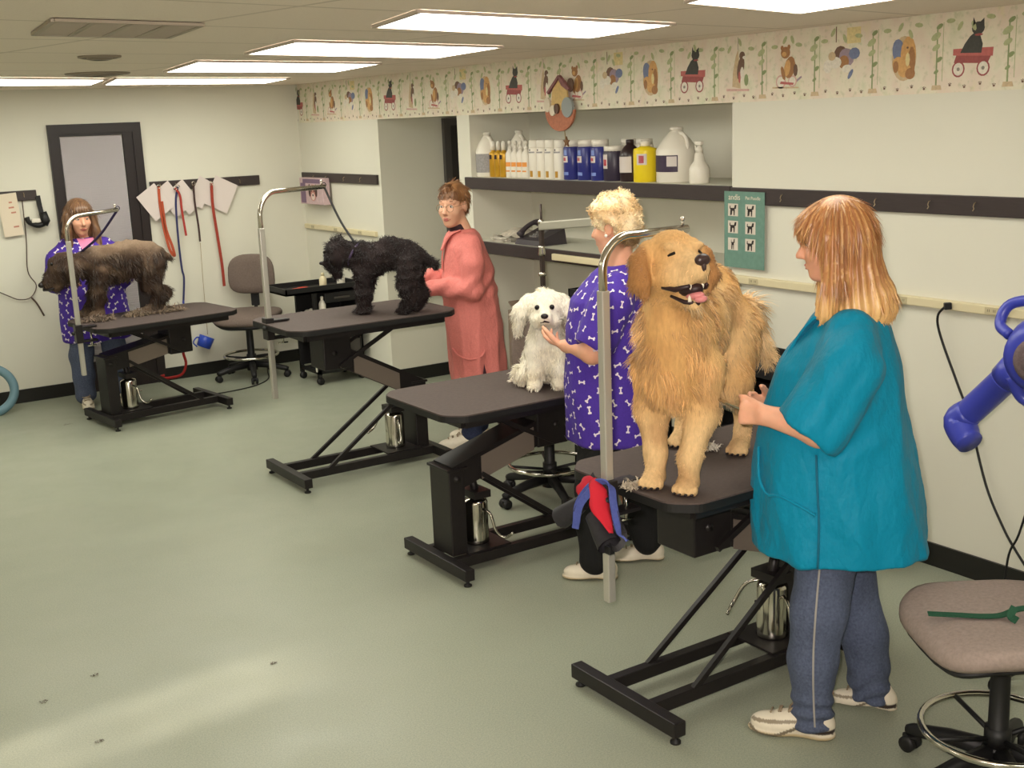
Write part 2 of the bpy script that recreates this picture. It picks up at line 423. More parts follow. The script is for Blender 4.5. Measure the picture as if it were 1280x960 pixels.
b = MB(); b.lathe([(.02, 0), (.02, .012), (.012, .014), (.012, .05), (.026, .055), (.028, .075), (.018, .088), (0.001, .09)], (D1-.11, -.022, 1.0), 14, (0, -1, 0)); b.build('door_knob', mat('brass', (150, 120, 70), .3, 1.), dr)
# ---- dark door at the end of the hallway
d2 = thing('door_2', 'dark door and frame in the side of the hallway opening', 'door', (.63, -1.6, 0)); d2['kind'] = 'structure'
b = MB(); b.box((HX-.03, HY0-.05, 0), (HX+.03, HY0-.012, ZH-.01)); b.box((HX+.85, HY0-.05, 0), (HX+.9, HY0-.012, ZH-.01)); b.box((HX+.03, HY0-.05, ZH-.07), (HX+.85, HY0-.012, ZH-.01)); b.build('door_frame', mat('hall_frame', (74, 70, 68), .45), d2)
b = MB(); b.box((HX+.03, HY0-.03, .01), (HX+.85, HY0-.013, ZH-.07)); b.build('door_slab', mat('hall_door', (46, 43, 42), .4), d2)
# ---- surface mounted boards along the walls (hook rails)
def board(lo, hi, name, label, hooks, ax):
    t = thing(name, label, 'hook rail', ((lo[0]+hi[0])/2, (lo[1]+hi[1])/2, lo[2]), 'dark boards along the walls')
    b = MB(); b.box(lo, hi, None, .004); b.build('board', dark_trim, t)
    hm = mat('hook_brass', (168, 150, 120), .3, .9)
    for h in hooks:
        p = Vector((lo[0], h, 1.652)) if ax == 0 else Vector((h, lo[1], 1.652)); o = Vector((-1, 0, 0)) if ax == 0 else Vector((0, -1, 0))
        b = MB(); b.tube([p+Vector((0, 0, .008))+o*.001, p+o*.012+Vector((0, 0, .004)), p+o*.018+Vector((0, 0, -.008)), p+o*.012+Vector((0, 0, -.018)), p+o*.02+Vector((0, 0, -.026))], .0022, 6); b.build('hook', hm, t)
    return t
board((-2.9, -.022, 1.598), (-2.272, 0, 1.676), 'hook_rail', 'dark board left of the door with a hair dryer below', [-2.8, -2.6, -2.37], 1)
board((-1.372, -.022, 1.602), (-.412, 0, 1.683), 'hook_rail', 'dark board right of the door hung with leashes and white sheets', [-1.29, -1.16, -1.02, -.86, -.6], 1)
board((-.022, -1.462, 1.608), (0, -.03, 1.685), 'hook_rail', 'short dark board in the corner carrying the small picture box', [-.3, -.55, -.9, -1.2], 0)
board((-.022, -9.6, 1.602), (0, -5.412, 1.686), 'hook_rail', 'long dark board behind the blue smock, right of the green poster', [-5.78, -6.08, -6.353, -6.641, -6.866], 0)
# ---- niche: upper shelf and counter
sh_top = mat('shelf_top', (206, 204, 188), .4)
t = thing('wall_shelf', 'long upper niche shelf with dark front edge under the bottles', 'shelf', (ND/2, -4.13, 1.6))
b = MB(); b.box((0, NY1+.002, 1.655), (ND-.003, NY0-.002, 1.692)); b.build('shelf_top', sh_top, t)
b = MB(); b.box((-.022, NY1-.004, 1.612), (0, NY0+.06, 1.6915), None, .003); b.build('front_edge', dark_trim, t)
t = thing('counter', 'built-in counter in the niche holding the telephone', 'counter', (ND/2, -4.13, 1.17))
b = MB(); b.box((0, NY1+.002, 1.22), (ND-.003, NY0-.002, 1.256)); b.build('counter_top', sh_top, t)
b = MB(); b.box((-.02, NY1+.002, 1.176), (0, NY0-.1, 1.2565), None, .003); b.build('front_edge', dark_trim, t)
# ---- power raceways
cream = mat('cream_plastic', (214, 202, 166), .45)
def raceway(y0, y1, label):
    t = thing('power_strip', label, 'power strip', (-.015, (y0+y1)/2, 1.193), 'cream raceways on the right wall')
    x0 = -.025 if y0 > -3 or y1 < -5.41 else -.047
    b = MB(); b.box((-.03, y1, 1.193), (0, y0, 1.234), None, .005); b.build('channel', cream, t); m2 = mat('outlet', (188, 176, 142), .5)
    y = y0-.18
    while y > y1+.1:
        b = MB(); b.box((-.0325, y-.032, 1.199), (-.03, y+.032, 1.228), None, .001)
        b.mi = 1
        for s in (-.014, .014):
            for q in (-.004, .004): b.box((-.0328, y+s+q-.001, 1.208), (-.0325, y+s+q+.001, 1.219))
        b.build('outlet', [m2, mat('slot', (40, 36, 30), .6)], t); y -= .46
    return t
raceway(-.03, -1.39, 'short cream power strip behind the black dog')
t = raceway(-5.41, -9.5, 'long cream power strip on the wall behind the blue smock')
t = thing('power_strip', 'cream power strip along the front of the counter, behind the purple smock', 'power strip', (-.04, -4.6, 1.193), 'cream raceways on the right wall')
b = MB(); b.box((-.048, -5.405, 1.193), (-.022, -3.84, 1.234), None, .005); b.build('channel', cream, t)
# ---- wallpaper border
def m_border():
    t = NT('border_paper'); n = t.noise(9, 5, stretch=(1, 1, .7)); n2 = t.noise(34, 4)
    a = t.ramp(n, [(.3, srgb((212, 212, 182))), (.45, srgb((228, 220, 198))), (.62, srgb((226, 210, 192))), (.76, srgb((224, 216, 176)))])
    t.col(t.mix(t.math('MULTIPLY', t.ramp(n2, [(.54, 0.), (.7, 1.)]), .35), a, srgb((160, 172, 122)))); t.b.inputs['Roughness'].default_value = .6; return t.m
BC = dict(paper=None, black=(34, 36, 36), red=(178, 78, 76), dred=(140, 52, 54), white=(226, 220, 206), brown=(150, 96, 52), dbrown=(92, 62, 48), gold=(206, 152, 84), blue=(92, 108, 152), lilac=(140, 120, 140), green=(122, 140, 88), lgreen=(168, 178, 126), pink=(206, 160, 150), tan=(196, 170, 130), yellow=(222, 204, 140), grey=(120, 116, 108))
keys = list(BC); BC = {k: v and tuple(int(.8*a+.2*q) for a, q in zip(v, (226, 216, 196))) for k, v in BC.items()}
BM = [m_border()]+[mat('print_'+k, BC[k], .6, var=.14, scale=70) for k in keys[1:]]
b = MB(); b.box((-.0015, -9.6, ZH), (0, -.03, 2.4395))
lay = [0]
def P2(c, poly, yc):
    b.mi = keys.index(c); lay[0] += 1; o = -.0015-.00012*(lay[0] % 14)
    b.prism(poly, (o, yc, 0), (0, -1, 0), (0, 0, 1), (-.0004, 0, 0))
def E2(c, yc, x, z, rx, rz, n=14, rot=0., a0=0, a1=6.283):
    pts = []
    for i in range(n):
        a = a0+(a1-a0)*i/n; px, pz = rx*math.cos(a), rz*math.sin(a)
        pts.append((x+px*math.cos(rot)-pz*math.sin(rot), z+px*math.sin(rot)+pz*math.cos(rot)))
    P2(c, pts, yc)
for k in range(0, 28):
    y = -.03-.3385*k; kind = k % 5; lay[0] = 0
    # topiary columns left of each print
    for xx, s in ((-.17, 1.),):
        P2('green', [(xx-.004, 2.14), (xx+.004, 2.14), (xx+.003, 2.38), (xx-.003, 2.38)], y)
        P2('lgreen', [(xx+.028, 2.16), (xx+.031, 2.16), (xx+.031, 2.4), (xx+.028, 2.4)], y)
        for z, r in ((2.2, .012), (2.25, .016), (2.3, .02), (2.345, .024), (2.385, .016)): E2('lgreen' if int(z*200) % 2 else 'green', y, xx+.012*math.sin(z*90), z, r*1.1, r*.6, 9, .5)
        P2('tan', [(xx-.022, 2.125), (xx+.03, 2.125), (xx+.024, 2.145), (xx-.018, 2.145)], y)
    for q in range(4): E2('lgreen', y, -.1+.06*q+.02*math.sin(k*3+q), 2.385+.02*math.sin(q*2.3+k), .022, .01, 8, q)
    for q, (px, pz) in enumerate(((-.1, 2.142), (-.03, 2.132), (.045, 2.142), (.11, 2.132))):
        E2('dbrown', y, px, pz, .006, .005, 7)
        for e in (-.006, 0, .006): E2('dbrown', y, px+e, pz+.008-abs(e)*.3, .0022, .003, 5)
    if kind == 0:      # black cat riding in a red wagon
        P2('dred', [(-.085, 2.232), (.075, 2.222), (.095, 2.262), (-.07, 2.272)], y); P2('red', [(-.09, 2.262), (.098, 2.25), (.1, 2.285), (-.09, 2.288)], y)
        for wx in (-.062, .056):
            E2('dred', y, wx, 2.205, .031, .033); E2('white', y, wx, 2.205, .024, .026); E2('grey', y, wx, 2.205, .008, .008, 8)
        P2('black', [(-.055, 2.27), (.045, 2.265), (.05, 2.3), (.035, 2.34), (.018, 2.352), (-.01, 2.335), (-.035, 2.305)], y)
        E2('black', y, .026, 2.364, .03, .026); P2('black', [(0, 2.372), (.014, 2.384), (.002, 2.408)], y); P2('black', [(.032, 2.386), (.054, 2.372), (.052, 2.402)], y); E2('dred', y, .03, 2.338, .02, .005, 8)
    elif kind == 4:    # pair of golden dogs in an oval
        E2('tan', y, 0, 2.265, .064, .095, 20); E2('blue', y, -.028, 2.295, .034, .055, 14, .2); E2('gold', y, .022, 2.28, .04, .078, 14); E2('brown', y, .04, 2.25, .02, .065, 10); E2('gold', y, -.03, 2.245, .03, .03); E2('brown', y, -.042, 2.232, .015, .026, 10)
        E2('gold', y, .005, 2.215, .035, .03); E2('brown', y, .035, 2.2, .026, .024); E2('yellow', y, .02, 2.26, .012, .03, 8); E2('dbrown', y, .018, 2.31, .006, .005, 6)
    elif kind == 3:    # brown pup tumbling with a blue cloth
        P2('dbrown', [(-.045, 2.36), (-.04, 2.36), (-.04, 2.43), (-.045, 2.43)], y); P2('yellow', [(.02, 2.35), (.1, 2.35), (.1, 2.42), (.02, 2.42)], y)
        E2('dbrown', y, -.012, 2.3, .04, .045, 12, .6); E2('lilac', y, .02, 2.29, .045, .04, 12, -.5); E2('brown', y, .005, 2.27, .03, .03); E2('blue', y, .065, 2.305, .032, .026, 10); E2('white', y, -.045, 2.27, .036, .026); E2('white', y, .025, 2.24, .03, .018); E2('tan', y, -.065, 2.3, .022, .02); E2('blue', y, .045, 2.215, .026, .01, 8, 1.); E2('white', y, -.09, 2.255, .024, .03)
    elif kind == 2:    # tan bear on a small tricycle
        for wx, wr in ((-.045, .033), (.03, .028)):
            E2('pink', y, wx, 2.2, wr, wr); E2('white', y, wx, 2.2, wr*.75, wr*.75)
        P2('red', [(-.05, 2.19), (.035, 2.182), (.04, 2.192), (-.045, 2.202)], y)
        E2('brown', y, .012, 2.265, .034, .052, 12, -.25); E2('gold', y, -.004, 2.262, .02, .04, 10, -.2); E2('brown', y, -.016, 2.335, .03, .028); E2('brown', y, -.038, 2.358, .01, .012, 8); E2('brown', y, .006, 2.36, .01, .012, 8); E2('gold', y, -.024, 2.328, .015, .012, 8); E2('brown', y, -.03, 2.24, .012, .035, 8, .3); E2('dbrown', y, .05, 2.25, .014, .03, 8); P2('lilac', [(.05, 2.19), (.09, 2.215), (.085, 2.222), (.045, 2.2)], y)
        P2('tan', [(-.1, 2.17), (.07, 2.165), (.07, 2.172), (-.1, 2.178)], y)
    else:              # spotted dog peeking through a curtain
        P2('tan', [(-.04, 2.19), (.02, 2.18), (.012, 2.3), (.0, 2.37), (-.015, 2.34), (-.035, 2.26)], y); E2('dbrown', y, .02, 2.28, .024, .06, 12, -.2); E2('white', y, .03, 2.25, .014, .036, 10); E2('red', y, .012, 2.235, .008, .03, 8); E2('dbrown', y, .03, 2.34, .02, .02); E2('white', y, .045, 2.33, .012, .008, 8)
        P2('pink', [(-.08, 2.17), (.08, 2.165), (.08, 2.176), (-.08, 2.182)], y); P2('grey', [(.0, 2.37), (.003, 2.37), (.003, 2.43), (.0, 2.43)], y); E2('green', y, .06, 2.22, .015, .03, 8)
wb = b.build('wallpaper_border', BM); tag(wb, 'pastel wallpaper border printed with dogs and cats under the ceiling', 'wallpaper border')
# ---- ceiling: light panels, grille, diffusers
lt = NT('lit_diffuser'); lt.b.inputs['Base Color'].default_value = (.9, .9, .88, 1); lt.b.inputs['Emission Color'].default_value = (1, .985, .865, 1); lt.b.inputs['Emission Strength'].default_value = LIGHT
lframe = mat('light_frame', (190, 176, 164), .5)
def light(q, label):
    q = [Vector((x, y, 2.44)) for x, y in q]; c = sum(q, Vector())/4
    t = thing('ceiling_light', label, 'ceiling light', c, 'fluorescent ceiling panels')
    b = MB(); o = [c+(p-c)*1.03 for p in q]; n = 4
    vs = [p+Vector((0, 0, -.012)) for p in o]+[p+Vector((0, 0, -.012)) for p in q]+[p+Vector((0, 0, -.001)) for p in o]
    fs = []
    for i in range(4):
        j = (i+1) % 4; fs.append((i, j, 4+j, 4+i)); fs.append((8+i, 8+j, j, i))
    b.add(vs, fs); b.build('frame', lframe, t)
    b = MB(); b.prism([(p.x-c.x, p.y-c.y) for p in q], c+Vector((0, 0, -.001)), (1, 0, 0), (0, 1, 0), (0, 0, -.009)); b.build('diffuser', lt.m, t)
    return t
light([(-1.6, -6.84), (-.8, -6.6), (-.9, -7.28), (-1.82, -7.5)], 'cropped ceiling light panel nearest the camera, at the top edge')
light([(-2.23, -5.81), (-.87, -5.36), (-.98, -6.06), (-2.36, -6.38)], 'biggest whole ceiling light panel above the bottle shelf')
light([(-2.14, -4.3), (-.84, -3.88), (-.96, -4.73), (-2.23, -5.08)], 'ceiling light panel second from the top edge, above the pink smock')
light([(-2.01, -2.66), (-.76, -2.37), (-.92, -3.33), (-2.17, -3.68)], 'ceiling light panel third from the top edge, over the black dog')
light([(-1.9, -.93), (-.56, -.66), (-.7, -1.45), (-2.08, -1.86)], 'ceiling light panel nearest the back wall, toward the corner')
light([(-3.5, -1.35), (-2.0, -.9), (-2.13, -1.75), (-3.6, -2.45)], 'ceiling light panel at the left edge near the back wall')
for (x, y) in ((-5.2, -3.2), (-5.2, -6.2), (-5.2, -9.2), (-3.3, -9.6), (-1.5, -9.6)):
    light([(x-.65, y+.2), (x+.62, y+.5), (x+.5, y-.2), (x-.78, y-.5)], 'ceiling light panel outside the picture behind the camera')
gm = mat('grille', (168, 156, 140), .6); gd = mat('grille_dark', (96, 90, 80), .7)
t = thing('ceiling_vent', 'slatted return air grille in the ceiling at upper left', 'vent', (-3.13, -5.6, 2.43))
ex = Vector((.518, .11, 0)); ey = Vector((-.06, -.55, 0)); o = Vector((-3.37, -5.389, 2.44))
b = MB(); b.prism([(0, 0), (1, 0), (1, 1), (0, 1)], o+Vector((0, 0, -.002)), ex, ey, (0, 0, -.002)); b.build('backing', gd, t)
b = MB()
for a in range(5): b.bar(o+ex*(a/4)+Vector((0, 0, -.008)), o+ex*(a/4)+ey+Vector((0, 0, -.008)), .018, .01)
for e in (0, 1): b.bar(o+ey*e+Vector((0, 0, -.008)), o+ey*e+ex+Vector((0, 0, -.008)), .018, .01)
b.build('frame', gm, t)
b = MB()
for i in range(1, 22): b.bar(o+ey*(i/22)+Vector((0, 0, -.0065)), o+ey*(i/22)+ex+Vector((0, 0, -.0065)), .014, .003, (0, .6, 1))
b.build('slats', gm, t)
for (x, y, r, lab) in ((-2.78, -4.05, .1, 'round ceiling diffuser between the grille and the back wall'), (-2.36, -2.45, .19, 'wide flat ceiling diffuser near the left back light panel')):
    t = thing('ceiling_diffuser', lab, 'vent', (x, y, 2.42))
    b = MB(); b.lathe([(r, 0), (r*.98, -.008), (r*.8, -.012), (r*.78, -.006), (r*.6, -.006), (r*.58, -.016), (r*.4, -.02), (r*.38, -.012), (.01, -.012)], (x, y, 2.4395), 28); b.build('rings', mat('diffuser_metal', (140, 128, 112), .5), t)
    b = MB(); b.lathe([(.03, 0), (.03, -.008), (.001, -.01)], (x, y, 2.4275), 14); b.build('hub', gd, t)
# ================================================================ FURNITURE
steel = mat('black_powder_steel', (34, 30, 30), .42, .2, var=.15, scale=40)
rubber = mat('ribbed_table_mat', (78, 66, 62), .75, var=.14, scale=60, bump=.25, bscale=260, bdist=.002)
plate_m = mat('grey_cover_plate', (128, 116, 106), .4, .3)
chrome = mat('chrome', (205, 200, 190), .14, 1.)
alu = mat('satin_pole', (190, 186, 176), .38, .6)
black_rub = mat('black_rubber', (20, 19, 19), .6)
def table(x0, yc, zt, post_front, label, yaw=0., L=.95, W=.68, TL=1.1, tx=0.):
    c = Vector((x0+L/2, yc, 0)); t = thing('grooming_table', label, 'grooming table', (c.x, c.y, 0), 'hydraulic grooming tables')
    RM = Matrix.Translation(c) @ Matrix.Rotation(yaw, 4, 'Z')
    sg = 1 if post_front else -1
    def X(s): return (s-L/2) if post_front else (L/2-s)
    def xf(mb): mb.v = [tuple(RM @ Vector(p)) for p in mb.v]; return mb
    # base frame
    for s, xn in ((0, 't_bar'), (L, 't_bar')):
        b = MB(); b.box((X(s)-.025, -.29, .03), (X(s)+.025, .29, .085), None, .004); o = xf(b).build('cross_foot', steel, t)
        for y in (-.265, .265):
            b = MB(); b.lathe([(.019, 0), (.019, .008), (.008, .012), (.008, .031)], (X(s), y, 0), 12); xf(b).build('levelling_foot', black_rub, o)
    for y in (-.115, .115):
        b = MB(); b.box((min(X(0), X(L))+.02, y-.02, .034), (max(X(0), X(L))-.02, y+.02, .083), None, .003); xf(b).build('base_rail', steel, t)
    b = MB(); b.box((min(X(.1), X(.34)), -.12, .083), (max(X(.1), X(.34)), .12, .091)); xf(b).build('pump_plate', steel, t)
    # post with capped top
    b = MB(); b.box((min(X(.03), X(.115)), -.09, .08), (max(X(.03), X(.115)), .09, .5), None, .005); b.box((min(X(.02), X(.13)), -.097, .492), (max(X(.02), X(.13)), .097, .506), None, .003); xf(b).build('post', steel, t)
    # lifting arm: channel with cover plates
    A = Vector((X(.07), 0, .455)); B = Vector((X(.64), 0, zt-.2)); d = (B-A).normalized(); n = Vector((-d.z*1, 0, d.x)) if d.x > 0 else Vector((d.z, 0, -d.x))
    b = MB(); b.bar(A, B, .17, .012, n, 0); 
    b.v = [tuple(Vector(p)+n*.055) for p in b.v]
    for y in (-.083, .083): b.bar(A+Vector((0, y, 0)), B+Vector((0, y, 0)), .008, .12, n)
    for q in (A, B): b.tube([q+Vector((0, -.105, 0)), q+Vector((0, .105, 0))], .016, 10)
    arm = xf(b).build('lifting_arm', steel, t)
    for y in (-.09, .09):
        b = MB(); q0 = A.lerp(B, .24)-n*.012; q1 = A.lerp(B, .77)-n*.012; hh = .056; b.add([(q.x, y+o, q.z+w) for o in (-.002, .002) for q, w in ((q0, -hh), (q1, -hh), (q1, hh), (q0, hh))], [(3, 2, 1, 0), (4, 5, 6, 7), (0, 1, 5, 4), (1, 2, 6, 5), (2, 3, 7, 6), (3, 0, 4, 7)]); xf(b).build('cover_plate', plate_m, arm, label='grey cover plate')
    # block under the top
    b = MB(); b.box((min(X(.53), X(.71)), -.1, zt-.3), (max(X(.53), X(.71)), .1, zt-.05), None, .006); xf(b).build('top_bracket', steel, t)
    for y in (-.125, .125):
        b = MB(); b.bar((X(.74), y, .075), (X(.2), y*.9, .46), .018, .022); xf(b).build('lower_brace', steel, t)
        b = MB(); b.bar((X(.62), y*.95, zt-.28), (X(.18), y, zt-.05), .018, .022); xf(b).build('upper_brace', steel, t)
    b = MB(); b.lathe([(.058, 0), (.062, .006), (.06, .02), (.06, .2), (.054, .215), (.03, .22), (.03, .225)], (X(.22), 0, .091), 22); can = xf(b).build('hydraulic_pump', chrome, t)
    b = MB(); b.tube([(X(.22), 0, .3), (X(.22), 0, .36), (X(.2), 0, .44)], .02, 12); b.bar((X(.27), 0, .34), (X(.18), 0, .34), .13, .035); xf(b).build('piston', steel, can)
    b = MB(); b.tube(cr([(X(.22), -.05, .27), (X(.24), -.1, .25), (X(.25), -.13, .17), (X(.28), -.16, .14), (X(.3), -.2, .17)], 5), .007, 8); xf(b).build('pedal_rod', chrome, can)
    b = MB(); b.tube(cr([(X(.2), .05, .3), (X(.26), .1, .28), (X(.3), .13, .2), (X(.36), .1, .18)], 5), .007, 8); xf(b).build('pedal_rod', chrome, can)
    # top
    xc = tx; hl = TL/2; hw = W/2; ch = .075
    base = [(-hl, -hw+ch), (-hl+ch, -hw), (hl-ch, -hw), (hl, -hw+ch), (hl, hw-ch), (hl-ch, hw), (-hl+ch, hw), (-hl, hw-ch)]
    pl = []
    for i, q in enumerate(base):        # round each cut corner a little
        a = Vector(base[i-1]); p = Vector(q); e = Vector(base[(i+1) % 8])
        for k in range(5):
            f = k/4; p0 = p+(a-p).normalized()*.03; p2 = p+(e-p).normalized()*.03
            pl.append(((1-f)**2*p0.x+2*f*(1-f)*p.x+f*f*p2.x+xc, (1-f)**2*p0.y+2*f*(1-f)*p.y+f*f*p2.y))
    b = MB(); b.prism(pl, (0, 0, zt-.006), (1, 0, 0), (0, 1, 0), (0, 0, .006)); b.mi = 1
    b.prism([(x*1.003-xc*.003, y*1.003) for x, y in pl], (0, 0, zt-.034), (1, 0, 0), (0, 1, 0), (0, 0, .028)); o = xf(b).build('table_top', [rubber, black_rub], t)
    b = MB()
    for y in (-hw+.06, hw-.06): b.box((-hl+.1+xc, y-.015, zt-.072), (hl-.1+xc, y+.015, zt-.034))
    for x in (-hl+.1, hl-.1): b.box((x-.015+xc, -hw+.06, zt-.072), (x+.015+xc, hw-.06, zt-.034))
    xf(b).build('top_frame', steel, t)
    return t
T_GOLD = table(-1.985, -6.92, .85, False, 'grooming table nearest the camera, under the golden retriever', tx=.06, W=.65)
T_WHITE = table(-1.805, -5.3, .82, True, 'grooming table under the small white dog, its lifting post at the left end', tx=-.02, L=.96)
T_BLACK = table(-1.785, -3.5, .96, False, 'highest raised grooming table, under the black curly dog', L=.95, tx=.03)
T_LEFT = table(-2.27, -1.18, .755, True, 'grooming table farthest left, under the shaggy brown dog', yaw=.12, L=.88, tx=.03)
b = MB(); b.box((-1.861, -5.4, .79), (-1.858, -5.33, .812)); tag(b.build('sticker', mat('pale_sticker', (206, 186, 170), .5)), 'small pale sticker on the front edge of the white dog\'s table', 'sticker')
# ---- grooming arms
def arm(base, top, dirv, ln, rad, label, m, mat_h=None, w=.032, noose=True, sq=True):
    b0 = Vector(base); z1 = top; d = Vector(dirv).normalized()
    t = thing('grooming_post', label, 'grooming arm', base, 'chrome grooming arms')
    b = MB(); b.box((b0.x-w/2, b0.y-w/2, b0.z), (b0.x+w/2, b0.y+w/2, z1-rad-.06), None, .004)
    b.build('lower_pole', m, t, label='square satin pole')
    b = MB(); pts = [(b0.x, b0.y, z1-rad-.4)]+[tuple(Vector((b0.x, b0.y, z1-rad))+d*(rad-rad*math.cos(a))+Vector((0, 0, rad*math.sin(a)))) for a in [i*math.pi/2/10 for i in range(11)]]
    pts.append(tuple(Vector((b0.x, b0.y, z1))+d*ln)); b.tube(pts, w*.46, 12); b.build('bent_arm', mat_h or chrome, t)
    b = MB(); e = Vector(pts[-1]); b.tube([e-d*.02+Vector((0, 0, .012)), e-d*.02+Vector((0, 0, .03))], .006, 8); b.ell(e-d*.02+Vector((0, 0, .034)), .009, 8); b.build('eye_bolt', chrome, t)
    return t, e
def clamp(t, p, zt):
    b = MB(); p = Vector(p); b.box((p.x-.03, p.y-.035, zt-.1), (p.x+.02, p.y+.035, zt+.03), None, .004); b.box((p.x-.01, p.y-.03, zt+.004), (p.x+.12, p.y+.03, zt+.016), None, .003); b.box((p.x-.01, p.y-.03, zt-.1), (p.x+.12, p.y+.03, zt-.085), None, .003)
    o = b.build('table_clamp', steel, t)
    b = MB(); b.tube([(p.x+.08, p.y, zt-.13), (p.x+.08, p.y, zt-.036)], .007, 8); b.tube([(p.x+.05, p.y, zt-.13), (p.x+.11, p.y, zt-.13)], .005, 8); b.build('clamp_screw', chrome, o)
    b = MB(); b.tube([(p.x-.05, p.y-.06, zt-.02), (p.x-.03, p.y, zt-.02)], .006, 8); b.ell((p.x-.055, p.y-.065, zt-.02), .014, 8); b.build('clamp_knob', black_rub, o)
ga, ge = arm((-2.045, -6.92, .44), 1.69, (1, 0, 0), .365, .11, 'tall grooming arm standing in front of the golden retriever', alu); clamp(ga, (-2.045, -6.92, 0), .85)
ba, be = arm((-1.79, -3.4, .5), 1.715, (1, .42, 0), .56, .14, 'grooming arm beside the task chair, over the black curly dog\'s table', alu); clamp(ba, (-1.79, -3.4, 0), .96)
la, le = arm((-2.4, -1.4, .42), 1.53, (1, .25, .06), .40, .1, 'grooming arm in front of the person far left', alu); clamp(la, (-2.4, -1.4, 0), .755)
darkpole = mat('dark_pole', (74, 64, 60), .35, .6)
wa = thing('grooming_post', 'grooming arm behind the small white dog, ending near the telephone', 'grooming arm', (-.78, -4.8, .5), 'chrome grooming arms')
b = MB(); b.box((-.79, -4.79, .5), (-.768, -4.768, 1.5), None, .003); b.build('lower_pole', darkpole, wa)
b = MB(); b.bar((-.78, -4.77, 1.515), (-.72, -5.35, 1.57), .03, .045, (0, 0, 1), .006); b.build('cross_arm', mat('grey_pole', (168, 164, 150), .4, .4), wa)
b = MB(); b.tube([(-.78, -4.785, 1.52), (-.775, -4.775, 1.63)], .006, 8); b.build('hook_rod', darkpole, wa)
b = MB(); b.ell((-.78, -4.78, 1.535), .018, 10); b.lathe([(.018, 0), (.02, .01), (.016, .04), (.018, .05)], (-.78, -4.78, 1.36), 12); b.lathe([(.02, 0), (.022, .012), (.018, .02)], (-.78, -4.78, 1.25), 12); b.build('collar', chrome, wa)
b = MB(); b.box((-.84, -4.815, .74), (-.765, -4.745, .835), None, .004); b.box((-.86, -4.81, .822), (-.77, -4.75, .834)); b.build('table_clamp', steel, wa)
